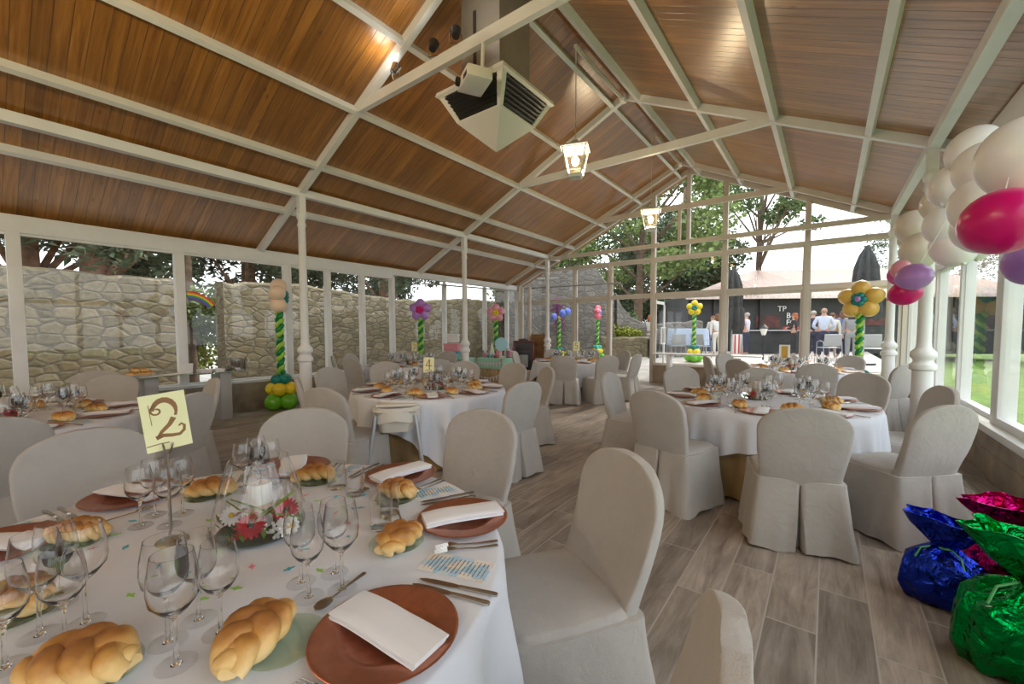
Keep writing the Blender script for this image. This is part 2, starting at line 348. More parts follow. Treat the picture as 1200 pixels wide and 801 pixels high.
# ------------------------------------------------------------ outside
struct('courtyard_ground', MB().prism([(11.65, -.02), (15.2, .42), (60, .42), (60, -.4), (11.65, -.4)], -24, 1.5, 'x'), 'yard')
struct('garden_ground', MB().box((-17, 2, -.1), (17, 19.6, .14)), 'yard')
struct('lawn', MB().box((16.5, 20, -.1), (30, 80, .14)), 'lawn')
def stone_wall(name, pts, z0, ztop, thick, mat, seed, label):
    """a thick rubble wall along a ground line with a ragged top"""
    b = MB(); rnd = random.Random(seed); L = []
    for (a, c) in zip(pts, pts[1:]):
        k = max(2, int((Vector(c) - Vector(a)).length / .22))
        for i in range(k): L.append((Vector(a).lerp(Vector(c), i / k)))
    L.append(Vector(pts[-1]))
    R = []
    for i, p in enumerate(L):
        d = (L[min(i + 1, len(L) - 1)] - L[max(0, i - 1)]).normalized(); x = Vector((-d.y, d.x))
        u = i / (len(L) - 1); z = ztop(u) if callable(ztop) else ztop
        z += rnd.uniform(-.035, .035)
        q = lambda s, zz: (p.x + x.x * s, p.y + x.y * s, zz)
        h = thick / 2 + rnd.uniform(-.015, .015)
        R.append([q(h, z0), q(h, (z0 + z) / 2), q(h, z - .06), q(h * .7, z), q(-h * .7, z), q(-h, z - .06), q(-h, (z0 + z) / 2), q(-h, z0)])
    b.rings(R); return struct(name, b, mat, label, 'wall')
stone_wall('stone_wall', [(-10.7, -9.5), (-10.7, 2.75)], -.1, 2.5, .5, 'stone', 1, 'tall rubble stone garden wall outside the long window wall')
stone_wall('stone_wall', [(-10.7, 3.45), (-10.7, 11.0), (-10.4, 12.8)], -.1, lambda u: 2.5 + .1 * math.sin(u * 9), .5, 'stone', 2, 'rubble stone garden wall beyond the gap with the tree')
# ------------------------------------------------------------ tables, cloths and covered chairs
def cloth_mat(name, col, var=.05, bs=.25):
    M, nt, b = newmat(name); L = nt.links; v = coords(nt)
    n = N(nt, 'ShaderNodeTexNoise', Scale=5., Detail=5., Roughness=.6); L.new(v, n.inputs['Vector'])
    c0 = tuple(x * (1 - var) for x in col); c1 = tuple(min(1, x * (1 + var)) for x in col)
    L.new(ramp(nt, n.outputs[0], [(.3, c0), (.7, c1)]), b.inputs['Base Color'])
    b.inputs['Roughness'].default_value = .9; b.inputs['Specular IOR Level'].default_value = .15; b.inputs['Sheen Weight'].default_value = .25
    w = N(nt, 'ShaderNodeTexNoise', Scale=14., Detail=4., Distortion=1.2); L.new(v, w.inputs['Vector'])
    w2 = N(nt, 'ShaderNodeTexNoise', Scale=420., Detail=1.); L.new(v, w2.inputs['Vector'])
    mx = N(nt, 'ShaderNodeMixRGB'); mx.inputs[0].default_value = .25; L.new(w.outputs[0], mx.inputs[1]); L.new(w2.outputs[0], mx.inputs[2])
    bump(nt, b, mx.outputs[0], bs, .012); return M
MT['linen'] = cloth_mat('cream_linen_cover', (.43, .408, .382), .06, .55)
MT['white_cloth'] = cloth_mat('white_tablecloth_cotton', (.69, .725, .80), .02, .12)
MT['gold_cloth'] = cloth_mat('tan_satin_underskirt', (.34, .235, .115), .08, .2)
MT['wood_top'] = plain('plywood', (.35, .25, .15), .6)
def wrinkle(me, amp, sc, seed, zf=None):
    o = Vector((seed * 3.1, seed * 1.7, seed))
    for v in me.vertices:
        k = zf(v.co) if zf else 1
        n_ = noise.noise_vector(Vector((v.co.x * sc, v.co.y * sc, v.co.z * sc * .55)) + o)
        v.co += n_ * amp * k
    me.update()
def chair_meshes(seed):
    rnd = random.Random(seed); out = {}
    # covered backrest
    R = []; zs = [.44, .5, .56, .62, .68, .73, .78, .82, .855, .885, .91, .93, .945, .955, .961]
    for z in zs:
        t = (z - .44) / .52
        w = .232 + .026 * math.sin(min(1, max(0, (z - .5) / .3)) * PI / 2)
        if z > .78: w *= max(.0, 1 - ((z - .78) / .183) ** 2.5) ** (1 / 2.1)
        w = max(w, .02)
        yc = -.205 - .135 * t - .015 * math.sin(t * PI); th = .036 - .014 * t
        ring = []
        for i in range(44):
            a = 2 * PI * i / 44; c_, s_ = math.cos(a), math.sin(a)
            x = w * math.copysign(abs(c_) ** .26, c_); y = th * math.copysign(abs(s_) ** .32, s_)
            ring.append((x, yc + y + .022 * (x / .25) ** 2, z))
        R.append(ring)
    b = MB().rings(R); o = b.build('backrest', 'linen', ang=60); wrinkle(o.data, .006, 6, seed); wrinkle(o.data, .004, 17, seed + 5); out['backrest'] = o
    # seat cushion cover
    R = []
    for z, k in ((.415, .985), (.44, 1.0), (.465, 1.0), (.482, .975), (.492, .90), (.497, .7), (.5, .35), (.5, .02)):
        R.append([(.245 * k * math.copysign(abs(math.cos(2 * PI * i / 40)) ** .35, math.cos(2 * PI * i / 40)), .0 + .235 * k * math.copysign(abs(math.sin(2 * PI * i / 40)) ** .35, math.sin(2 * PI * i / 40)), z) for i in range(40)])
    o = MB().rings(R).build('seat', 'linen', ang=60); wrinkle(o.data, .008, 9, seed + 1); out['seat'] = o
    # skirt with an inverted pleat at the rear
    def outline(z):
        f = max(0, 1 - z / .46); e = .012 + .055 * f ** 1.15; g = .001 + .02 * f
        x1, y0, y1 = .242 + e, -.236 - e * 1.1, .235 + e * .3
        P = [(-.004 - .3 * g, y0 + .09), (-g, y0 + .012), (-g - .008, y0)]
        for i in range(1, 10): P.append((-g - (x1 - .03 - g) * i / 9, y0))
        P += [(-x1 + .009, y0 + .009), (-x1, y0 + .03)]
        for i in range(1, 14): P.append((-x1, y0 + .03 + (y1 - y0 - .06) * i / 13))
        P += [(-x1 + .009, y1 - .009), (-x1 + .03, y1)]
        for i in range(1, 13): P.append((-x1 + .03 + (2 * x1 - .06) * i / 13, y1))
        Q = P + [(x1 - .03, y1), (x1 - .009, y1 - .009), (x1, y1 - .03)]
        for i in range(1, 14): Q.append((x1, y1 - .03 - (y1 - y0 - .06) * i / 13))
        Q += [(x1 - .009, y0 + .009), (x1 - .03, y0)]
        for i in range(1, 10): Q.append((x1 - .03 - (x1 - .03 - g - .008) * i / 9, y0))
        Q += [(g, y0 + .012), (.004 + .3 * g, y0 + .09)]
        return Q
    R = []; ph = rnd.uniform(0, 6)
    for z in (.472, .466, .44, .40, .35, .30, .25, .20, .15, .10, .05, .004):
        O = outline(z); n_ = len(O); f = max(0, 1 - z / .468); ring = []; ins = .80 if z > .47 else 1
        for i, (x, y) in enumerate(O):
            a = math.atan2(y, x); r = 1 + f * (.028 * math.sin(9 * a + ph) + .018 * math.sin(17 * a + 2 * ph))
            ring.append((x * r * ins, y * r * ins, z + (.012 * math.sin(5 * a + ph) + .008 if z < .02 else 0) * (1 if z < .02 else 0)))
        R.append(ring)
    b = MB().rings(R, close=False)
    b.face([(-.08, -.20, .004), (.08, -.20, .004), (.05, -.20, .42), (-.05, -.20, .42)])
    o = b.build('skirt', 'linen', ang=60); wrinkle(o.data, .012, 6, seed + 2, lambda c: min(1, (.47 - c.z) * 4)); out['skirt'] = o
    return out
def proto_chair(seed):
    t = thing('banquet_chair', 'x', 'chair', group='covered banquet chairs')
    for o in chair_meshes(seed).values(): o.parent = t
    return t
CH = [proto_chair(s) for s in (3, 11, 23)]; used_proto = set(); n_ch = [0]
def chair(x, y, rz, label):
    k = n_ch[0] % 3; n_ch[0] += 1
    if k in used_proto: o = dup(CH[k])
    else: o = CH[k]; used_proto.add(k)
    o.location = (x, y, 0); o.rotation_euler.z = rz; o['label'] = label
    return o
TAB = dict(T2=(-1.51, .43), R=(-.5, 4.76), ER=(-.4, 8.9), T4=(-3.85, 3.42), B=(-6.9, 5.62), F=(-4.65, 8.45), L=(-5.22, .12))
TN = dict(T2='the number 2 table', R='the gift bag table', ER='the end window table', T4='the number 4 table', B='the garden wall table', F='the open door table', L='the buffet-side table')
# back-top point, table, extra turn in degrees, label
CHAIRS = [
 ((-.627, 1.591), 'T2', 4, 'cream covered chair, seat showing, at the number 2 table beside the open floor'),
 ((-.107, .733), 'T2', 0, 'cream covered chair showing only its rounded top at the bottom of the photo'),
 ((-1.678, 1.933), 'T2', 0, 'cream covered chair behind a napkin plate, between number 2 table and high chair'),
 ((-2.634, 1.299), 'T2', 0, 'cream covered chair with wide rounded back behind the big candle bowl'),
 ((-2.952, .353), 'T2', 0, 'cream covered chair with wide rounded back below the number 2 card'),
 ((-3.784, .065), 'L', 0, 'cream covered chair cut off by the photo edge, below the buffet-side table'),
 ((-2.032, 4.529), 'R', -8, 'cream covered chair with sunlit edge, the outermost of gift bag table on open floor'),
 ((-1.108, 3.339), 'R', 6, 'cream covered chair with its seat beside the bare tan underskirt'),
 ((-1.60, 5.90), 'R', 0, 'cream covered chair at the gift bag table, in front of the end wall plinth'),
 ((-.092, 3.171), 'R', 0, 'cream covered chair seen square from behind with open pleat, at gift bag table'),
 ((.649, 3.826), 'R', -6, 'cream covered chair in side view directly behind the blue foil bag'),
 ((.83, 5.12), 'R', 0, 'cream covered chair in front of the thick white column, behind the side-view chair'),
 ((.36, 6.129), 'R', 0, 'cream covered chair at the gift bag table, beside the white column base'),
 ((-.102, 7.423), 'ER', 0, 'cream covered chair seen from behind, the widest before the end window table'),
 ((-.684, 6.17), 'R', 0, 'cream covered chair behind the low glass globe with heather'),
 ((-1.814, 8.427), 'ER', 8, 'cream covered chair in thin side view at the white bench'),
 ((-1.75, 9.75), 'ER', 0, 'cream covered chair under the end wall post, beside the white bench'),
 ((-1.192, 7.737), 'ER', 0, 'cream covered chair seen from behind, beside the thin side-view one at the bench'),
 ((-.70, 10.35), 'ER', 0, 'cream covered chair behind the end window table, near the white ochre card'),
 ((.38, 10.1), 'ER', 0, 'cream covered chair directly below the ochre balloon flower'),
 ((.90, 7.95), 'ER', 0, 'cream covered chair with draped back between the two white window-side columns'),
 ((-4.469, 2.115), 'T4', 0, 'cream covered chair in thin side view beside the green balloon base'),
 ((-8.25, 5.05), 'B', 0, 'cream covered chair in thin side view against the long window wall'),
 ((-7.70, 4.34), 'B', 6, 'cream covered chair with creased pale back next to the long window wall'),
 ((-5.386, 2.972), 'T4', 0, 'cream covered chair with lit creased back, close to the ringed column'),
 ((-6.80, 4.17), 'B', 0, 'cream covered chair with plain shaded back, between ringed column and number 4 table'),
 ((-3.483, 1.856), 'T4', 0, 'cream covered chair with seat showing, beside the white high chair'),
 ((-2.285, 3.245), 'T4', 0, 'cream covered chair seen from behind at number 4 table, on the open floor'),
 ((-2.952, 4.707), 'T4', 0, 'cream covered chair in thin side view leaning back from the number 4 table'),
 ((-3.78, 5.06), 'T4', 0, 'cream covered chair at number 4 table, in line below the black stove'),
 ((-5.95, 7.93), 'F', 0, 'cream covered chair with light top edge standing before the black stove'),
 ((-4.622, 4.853), 'T4', 0, 'cream covered chair standing before the mint party table'),
 ((-5.62, 4.05), 'T4', 0, 'cream covered chair seen through the glasses of the number 4 table'),
 ((-5.38, 4.95), 'B', 0, 'cream covered chair partly hidden by the number 4 card'),
 ((-8.15, 6.35), 'B', 0, 'cream covered chair by the window wall, above the middle glasses'),
 ((-7.25, 7.05), 'B', 0, 'cream covered chair directly below the purple balloon flower'),
 ((-4.05, 6.98), 'F', 0, 'cream covered chair seen square from behind with split pleat, at open door table'),
 ((-3.40, 7.62), 'F', 0, 'cream covered chair beside the hanging cloth corner of the open door table'),
 ((-3.95, 9.78), 'F', 0, 'cream covered chair standing in front of the open courtyard doorway'),
 ((-3.10, 8.40), 'F', 0, 'cream covered chair in side view with bright paving behind it'),
 ((-5.75, 9.35), 'F', 0, 'cream covered chair between the black stove and the open door table glasses'),
 ((-4.95, 9.95), 'F', 0, 'cream covered chair behind the open door table, under the pink balloons'),
 ((-7.30, 1.02), 'L', 0, 'cream covered chair beside the glass buffet, the farther of two'),
 ((-6.50, 1.03), 'L', 0, 'cream covered chair beside the glass buffet, the nearer of two'),
 ((-4.014, 1.1), 'L', 0, 'cream covered chair seen from behind, its back touching the number 2 card'),
 ((-5.083, 1.574), 'L', 0, 'cream covered chair in tall side view between buffet and balloon column'),
]
CH_OUT = []
for (tx, ty), tb, dt, lab in CHAIRS:
    c = Vector(TAB[tb]); d = (c - Vector((tx, ty))).normalized(); d = Matrix.Rotation(math.radians(dt), 2) @ d
    chair(tx + d.x * .335, ty + d.y * .335, math.atan2(d.y, d.x) - PI / 2, lab)
def make_table():
    t = thing('round_table', 'x', 'table', group='round banquet tables')
    MB().lathe([(.01, .70), (.89, .70), (.9, .71), (.9, .735), (.89, .745), (.01, .745)], 64).build('tabletop', 'wood_top', t)
    R = []
    for z in (.70, .6, .45, .3, .15, .02):
        f = 1 - z / .7
        R.append([((.845 + .02 * f + (.004 + .014 * f) * math.sin(26 * a + 2 * math.sin(3 * a))) * math.cos(a), (.845 + .02 * f + (.004 + .014 * f) * math.sin(26 * a + 2 * math.sin(3 * a))) * math.sin(a), z) for a in [2 * PI * i / 208 for i in range(208)]])
    MB().rings(R, cap0=False, cap1=False).build('underskirt', 'gold_cloth', t)
    return t
def make_cloth(rot, seed, a_=1.2):
    """a square white cloth draped over the round top: long folded corners, short sides"""
    rnd = random.Random(seed); n_ = 320; R = []; ph = [rnd.uniform(0, 6.28) for _ in range(4)]
    A = [2 * PI * i / n_ for i in range(n_)]
    def drop(t):
        u = t - rot; c_, s_ = abs(math.cos(u + PI / 4)), abs(math.sin(u + PI / 4))
        return min(.742, (1 / ((c_ / a_) ** 9 + (s_ / a_) ** 9) ** (1 / 9)) - .9)
    for r in (.05, .3, .55, .75, .86, .895): R.append([(r * math.cos(t), r * math.sin(t), .7525) for t in A])
    R.append([(.907 * math.cos(t), .907 * math.sin(t), .748) for t in A])
    for k in range(1, 15):
        s = k / 14; ring = []
        for t in A:
            D = drop(t) * s; cf = max(0, (drop(t) - .3) / .44)
            rip = (.10 * min(D, .3) + .07 * cf * s) * math.sin(19 * t + 1.6 * math.sin(3 * t + ph[0]) + ph[1]) * (.6 + .4 * math.sin(5 * t + ph[3])) + (.035 * D) * math.sin(37 * t + ph[2])
            r = .918 + .03 * D + max(rip, -.022) + .03 * cf * s
            ring.append((r * math.cos(t), r * math.sin(t), .742 - D + .004 * math.sin(9 * t + ph[3]) * (k == 14)))
        R.append(ring)
    o = MB().rings(R, cap0=True, cap1=False).build('tablecloth', 'white_cloth', ang=70)
    return o
tp = make_table(); CR = dict(T2=12, R=-40, ER=-35, T4=-33, B=-50, F=-66, L=20)
for i, (k, (x, y)) in enumerate(TAB.items()):
    o = tp if i == 0 else dup(tp)
    o.location = (x, y, 0); o.rotation_euler.z = .7 * i; o['label'] = 'round banquet table with tan underskirt, ' + 'serving as ' + TN[k]
    c = make_cloth(math.radians(CR[k]), i + 5); c.location = (x, y, 0)
    tag(c, 'white cloth draped over ' + TN[k], 'tablecloth', 'white square tablecloths')
# ------------------------------------------------------------ place settings
MT['copper'] = plain('brushed_copper_plate', (.53, .235, .155), .32, .88, var=.12, vs=30, bs=.08, bscale=120)
MT['steel'] = plain('polished_steel', (.55, .53, .50), .18, 1.0)
MT['napkin'] = cloth_mat('white_napkin_cotton', (.78, .80, .85), .015, .08)
MT['green_glass'] = glass_mat('pale_green_glass', (.88, .94, .88), .02, 1.6)
MT['wax'] = plain('white_candle_wax', (.80, .79, .74), .5, sub=.2)
def glassware_mat():
    M, nt, b = newmat('clear_glassware'); b.inputs['Base Color'].default_value = (1, 1, 1, 1); b.inputs['Roughness'].default_value = 0; b.inputs['Transmission Weight'].default_value = 1; b.inputs['IOR'].default_value = 1.45; return M
MT['glassware'] = glassware_mat(); MT['foot_glass'] = glass_mat('clear_glass_foot', (.99, .992, .992), .02, .7)
def bread_mat():
    M, nt, b = newmat('baked_bread_crust'); L = nt.links; v = coords(nt); s = nt.nodes.new('ShaderNodeSeparateXYZ'); L.new(v, s.inputs[0])
    n = N(nt, 'ShaderNodeTexNoise', Scale=38., Detail=5.); L.new(v, n.inputs['Vector'])
    a = N(nt, 'ShaderNodeMath', operation='MULTIPLY_ADD'); L.new(n.outputs[0], a.inputs[0]); a.inputs[1].default_value = .034; L.new(s.outputs['Z'], a.inputs[2])
    m_ = N(nt, 'ShaderNodeMapRange'); m_.inputs['From Min'].default_value = .02; m_.inputs['From Max'].default_value = .074; L.new(a.outputs[0], m_.inputs[0])
    L.new(ramp(nt, m_.outputs[0], [(.1, (.80, .60, .30)), (.45, (.74, .48, .18)), (.75, (.54, .26, .06)), (1, (.33, .13, .03))]), b.inputs['Base Color'])
    b.inputs['Roughness'].default_value = .5; bump(nt, b, n.outputs[0], .15, .004); return M
MT['bread'] = bread_mat()
def menu_mat():
    M, nt, b = newmat('printed_menu_card'); L = nt.links; v = coords(nt); s = nt.nodes.new('ShaderNodeSeparateXYZ'); L.new(v, s.inputs[0])
    n = N(nt, 'ShaderNodeTexVoronoi', Scale=26.); L.new(v, n.inputs['Vector']); sc = nt.nodes.new('ShaderNodeSeparateColor'); L.new(n.outputs['Color'], sc.inputs[0])
    base = ramp(nt, sc.outputs[0], [(0, (.36, .60, .80)), (.35, (.47, .68, .84)), (.5, (.80, .80, .78)), (.7, (.78, .70, .62)), (1, (.82, .83, .84))])
    w = N(nt, 'ShaderNodeTexNoise', Scale=1., Detail=1.); mp = nt.nodes.new('ShaderNodeMapping'); mp.inputs['Scale'].default_value = (30, 260, 1); L.new(v, mp.inputs[0]); L.new(mp.outputs[0], w.inputs['Vector'])
    mod = N(nt, 'ShaderNodeMath', operation='PINGPONG'); L.new(s.outputs['X'], mod.inputs[0]); mod.inputs[1].default_value = .0065
    lt = N(nt, 'ShaderNodeMath', operation='LESS_THAN'); L.new(mod.outputs[0], lt.inputs[0]); lt.inputs[1].default_value = .0018
    ab = N(nt, 'ShaderNodeMath', operation='ABSOLUTE'); L.new(s.outputs['Y'], ab.inputs[0]); l2 = N(nt, 'ShaderNodeMath', operation='LESS_THAN'); L.new(ab.outputs[0], l2.inputs[0]); l2.inputs[1].default_value = .036
    ax = N(nt, 'ShaderNodeMath', operation='ABSOLUTE'); L.new(s.outputs['X'], ax.inputs[0]); l3 = N(nt, 'ShaderNodeMath', operation='LESS_THAN'); L.new(ax.outputs[0], l3.inputs[0]); l3.inputs[1].default_value = .092
    g = N(nt, 'ShaderNodeMath', operation='GREATER_THAN'); L.new(w.outputs[0], g.inputs[0]); g.inputs[1].default_value = .42
    pr_ = None
    for q in (lt, l2, l3, g):
        if pr_ is None: pr_ = q.outputs[0]
        else:
            k = N(nt, 'ShaderNodeMath', operation='MULTIPLY'); L.new(pr_, k.inputs[0]); L.new(q.outputs[0], k.inputs[1]); pr_ = k.outputs[0]
    m_ = nt.nodes.new('ShaderNodeMixRGB'); L.new(pr_, m_.inputs[0]); L.new(base, m_.inputs[1]); m_.inputs[2].default_value = (.09, .08, .10, 1)
    L.new(m_.outputs[0], b.inputs['Base Color']); b.inputs['Roughness'].default_value = .6; return M
MT['menu'] = menu_mat()
ZT = .7535
def mk_charger():
    return MB().lathe([(.0, .004), (.085, .004), (.092, .006), (.104, .012), (.112, .0135), (.155, .017), (.1625, .0185), (.165, .017), (.16, .013), (.112, .008), (.1, .003), (.09, .0), (.0, .0)], 48, cap=False).build('charger_plate', 'copper', ang=50)
def mk_napkin():
    """a long white napkin folded three times; fold at one long side"""
    b = MB(); Lh, w = .145, .05
    def layer(z0, z1, wa, wb, la, lb):
        R = []
        for i in range(13):
            u = i / 12; x = -la + (la + lb) * u; dz = -.006 * abs(u - .5) ** 2 * 4 + .0015 * math.sin(u * 7)
            R.append([(x, -wa, z0 + dz), (x, -wa - .0025, (z0 + z1) / 2 + dz), (x, -wa, z1 + dz), (x, -wa * .4, z1 + .001 + dz), (x, wb * .4, z1 + .001 + dz), (x, wb, z1 + dz), (x, wb + .0035, (z0 + z1) / 2 + dz), (x, wb, z0 + dz)])
        b.rings(R)
    layer(.018, .023, w, w - .012, Lh, Lh - .004); layer(.0235, .0285, w - .003, w - .008, Lh - .003, Lh - .002); layer(.029, .035, w - .001, w, Lh - .001, Lh)
    o = b.build('napkin', 'napkin', ang=60); wrinkle(o.data, .0012, 14, 3); return o
def mk_side_plate():
    return MB().lathe([(.0, .003), (.05, .003), (.072, .008), (.086, .012), (.087, .0105), (.073, .006), (.05, .0), (.0, .0)], 40, cap=False).build('side_plate', 'green_glass', ang=50)
def mk_bread(seed):
    """three plaited strands over a soft core, ends pinched"""
    rnd = random.Random(seed); b = MB(); b.ball((0, 0, .024), (.070, .032, .022), 20, 10); p0 = rnd.uniform(0, 2)
    for k in range(3):
        P_ = []; Q = []
        for i in range(41):
            u = i / 40; e = math.sin(PI * (.06 + .88 * u)) ** .55; ph = 2 * PI * (1.25 * u + k / 3) + p0
            P_.append(((u - .5) * .152, .0225 * math.sin(ph) * e, .0275 * e + .011 * math.sin(2 * ph) * e)); Q.append(.0185 * (.35 + .65 * e) * (1 + .08 * math.sin(2 * ph + 1)))
        b.tube(P_, Q, 12)
    o = b.build('bread_roll', 'bread', ang=80); wrinkle(o.data, .0035, 24, seed)
    for v in o.data.vertices: v.co.y *= 1.28 + .1 * (seed % 3); v.co.z *= 1.12
    for v in o.data.vertices: v.co.z = max(v.co.z, .001)
    return o
def mk_wine(h=.215, rb=.041, nm='wine_glass'):
    k = h / .215
    p = [(.0, .0018), (.011, .002), (.009, .003), (.0055, .008), (.0042, .03), (.004, .07), (.0048, .088), (.011, .096), (.026, .108), (rb * .93, .128), (rb, .150), (rb * .96, .175), (rb * .86, .2), (rb * .80, .2145), (rb * .775, .2145), (rb * .83, .2), (rb * .93, .175), (rb * .97, .150), (rb * .9, .129), (.0245, .1105), (.0, .099)]
    o = MB().lathe([(r, z * k) for r, z in p], 32, cap=False).build(nm, 'glassware', ang=60)
    MB().lathe([(.0, .0), (.036, .0), (.0375, .0008), (.0365, .0016), (.0, .0019)], 32, cap=False).build('foot', 'foot_glass', o, ang=50); return o
def mk_tumbler():
    return MB().lathe([(.0, .0), (.034, .0), (.0355, .003), (.037, .06), (.038, .112), (.0365, .112), (.0355, .06), (.034, .009), (.0, .007)], 32, cap=False).build('tumbler', 'glassware', ang=50)
def flat(pts, th, z=lambda x: 0.0):
    b = MB(); R = []
    for x, w in pts: R.append([(x, -w, z(x)), (x, 0, z(x) - th * .15), (x, w, z(x)), (x, w, z(x) + th), (x, 0, z(x) + th * 1.25), (x, -w, z(x) + th)])
    b.rings(R); return b
def mk_knife():
    t = thing('table_knife', 'x', 'cutlery', group='x')
    flat([(-.115, .0055), (-.105, .0075), (-.05, .0065), (-.005, .0055)], .006).build('handle', 'steel', t)
    flat([(-.006, .006), (.01, .0085), (.07, .0095), (.1, .007), (.116, .001)], .0018, lambda x: .002).build('blade', 'steel', t); return t
def mk_fork():
    t = thing('table_fork', 'x', 'cutlery', group='x'); zf = lambda x: .002 + (.010 * max(0, (x - .0) / .05) ** 1.5 if x < .05 else .010 - .007 * (x - .05) / .055) 
    flat([(-.10, .0065), (-.09, .007), (-.03, .0032), (.03, .0030), (.04, .008), (.055, .0125), (.062, .0125)], .0025, zf).build('handle', 'steel', t)
    b = MB()
    for y in (-.0105, -.0035, .0035, .0105): b.tube([(.06, y, zf(.06) + .001), (.08, y, zf(.08) + .001), (.103, y * .92, zf(.103) + .002)], [.0018, .0017, .0009], 6)
    b.build('tines', 'steel', t); return t
def mk_spoon():
    t = thing('dessert_spoon', 'x', 'cutlery', group='x')
    flat([(-.09, .006), (-.08, .0065), (-.02, .003), (.035, .003)], .0025, lambda x: .003 + .003 * max(0, 1 - abs(x) / .05)).build('handle', 'steel', t)
    R = []
    for i in range(9):
        u = i / 8; x = .033 + .055 * u; w = .0185 * math.sqrt(max(.002, 1 - (2 * u - 1) ** 2)) ; R.append([(x, w * math.cos(a), .009 - (.007 * math.sin(PI * u) * max(0, math.sin(a))) - (.002 if math.sin(a) < 0 else 0)) for a in [2 * PI * j / 12 for j in range(12)]])
    MB().rings(R).build('bowl', 'steel', t); return t
def mk_menu(): return MB().box((0, 0, .0012), (.21, .10, .0012)).build('menu_card', 'menu')
P = dict(charger=mk_charger(), napkin=mk_napkin(), side_plate=mk_side_plate(), tumbler=mk_tumbler(), wine=mk_wine(), wine_big=mk_wine(.24, .046), knife=mk_knife(), fork=mk_fork(), spoon=mk_spoon(), menu=mk_menu())
P.update({'bread%d' % i: mk_bread(i + 4) for i in range(3)})
first = set()
def put(kind, loc, rz, label, cat, group=None, s=1.0):
    k = kind
    o = P[k] if k not in first else dup(P[k])
    first.add(k); o.location = loc; o.rotation_euler = (0, 0, rz); o.scale = (s, s, s)
    tag(o, label, cat)
    if group: o['group'] = group
    elif 'group' in o: del o['group']
    return o
def pol(c, r, a): return (c[0] + r * math.cos(a), c[1] + r * math.sin(a))
ORD = ['first', 'second', 'third', 'fourth', 'fifth', 'sixth', 'seventh', 'eighth', 'ninth', 'tenth', 'eleventh', 'twelfth', 'thirteenth', 'fourteenth', 'fifteenth', 'sixteenth', 'seventeenth', 'eighteenth', 'nineteenth', 'twentieth']
def from_wall(p):            # order along the view, beginning at the stone garden wall
    v = Vector((p[0], p[1], .75 - 1.45)); return v.dot(rt) / v.dot(fw)
# --- the number 2 table, seat by seat (angle of plate, r, napkin turn)
c2 = TAB['T2']
S2 = [(10, .735, -6, 'lowest in view'), (55, .80, 4, 'before the open floor chair'), (97, .82, -10, 'below the high chair'),
      (138, .83, 12, 'behind the candle bowl'), (182, .80, 20, 'behind the number 2 card'), (214, .72, 5, 'by the photo edge')]
BR2 = [(-.985, .363, -.9), (-1.085, .825, 1.9), (-1.43, 1.08, .25), (-1.90, .97, .9), (-2.075, .61, .95), (-1.975, .205, .75), (-1.60, .045, .7), (-1.185, .115, .75)]
SP2 = [(-.945, .405), (-1.105, .83), (-1.405, 1.055), (-1.86, .965), (-2.06, .60), (-1.955, .195), (-1.575, .048), (-1.172, .125)]
BL2 = ['single upright braided roll in the very front', 'standing end-on before the open floor chair', 'long braided roll in front of the high chair', 'braided roll beside the candle bowl, by two tumblers',
       'braided roll between number 2 card and candle bowl', 'pale roll behind glasses below the number 2 card', 'braided roll at the photo edge behind a glass', 'big braided loaf in the bottom corner of the photo']
for i, (a, r, tw, w) in enumerate(S2):
    a = math.radians(a); x, y = pol(c2, r, a)
    put('charger', (x, y, ZT), a, 'copper charger plate under a folded napkin ' + w, 'plate', 'copper charger plates')
    put('napkin', (x, y, ZT + .0005), a + math.radians(tw), 'white folded napkin on the copper plate ' + w, 'napkin', 'folded white napkins')
    if i < 5:
        for j, (da, rr) in enumerate(((.235, .80), (.275, .81))):
            q = pol(c2, rr, a + da); put('knife', (*q, ZT + .001), a + PI + .10 + .05 * j, ('inner' if j == 0 else 'outer') + ' steel knife beside the copper plate ' + w, 'knife', 'table knives')
        q = pol(c2, .78, a + .40); put('menu', (*q, ZT), a + .16, 'blue and white menu card by the knives ' + w, 'menu card', 'printed menu cards')
        for j, (da, rr) in enumerate(((-.235, .80), (-.27, .80))):
            q = pol(c2, rr, a + da); put('fork', (*q, ZT + .001), a + PI - .06, ('inner' if j == 0 else 'outer') + ' steel fork beside the copper plate ' + w, 'fork', 'table forks')
        q = pol(c2, r - .215, a + .12); put('spoon', (*q, ZT + .001), a - PI / 2 + .1, 'dessert spoon lying inward of the copper plate ' + w, 'spoon', 'dessert spoons')
for i, ((x, y, rz), (sx, sy)) in enumerate(zip(BR2, SP2)):
    put('side_plate', (sx, sy, ZT), 0, 'green glass side plate under the ' + BL2[i].replace('standing', 'roll standing'), 'side plate', 'green glass side plates')
    put('bread%d' % (i % 3), (x, y, ZT + .006), rz, ('golden ' + BL2[i]) if 'roll' in BL2[i] or 'loaf' in BL2[i] else 'braided bread roll ' + BL2[i], 'bread', 'braided bread rolls', 1.25 if i in (0, 7) else 1.1)
G2 = [([(-1.067, .242, 1), (-1.16, .25, 1), (-1.194, .317, 0), (-1.101, .333, 0)], 'by the single front roll'),
      ([(-1.064, .52, 0), (-1.025, .591, 1), (-1.144, .539, 0), (-1.112, .619, 0)], 'beside the lowest copper plate'),
      ([(-1.341, .025, 0), (-1.422, .079, 1), (-1.333, .11, 0), (-1.397, .15, 1), (-1.55, .12, 0)], 'crowded behind the big loaf'),
      ([(-1.942, .358, 0), (-2.016, .414, 0), (-1.867, .422, 0), (-1.951, .481, 0)], 'behind the number 2 card rod'),
      ([(-2.009, .714, 0), (-1.901, .736, 0), (-1.95, .80, 0), (-2.07, .79, 0)], 'behind the candle bowl')]
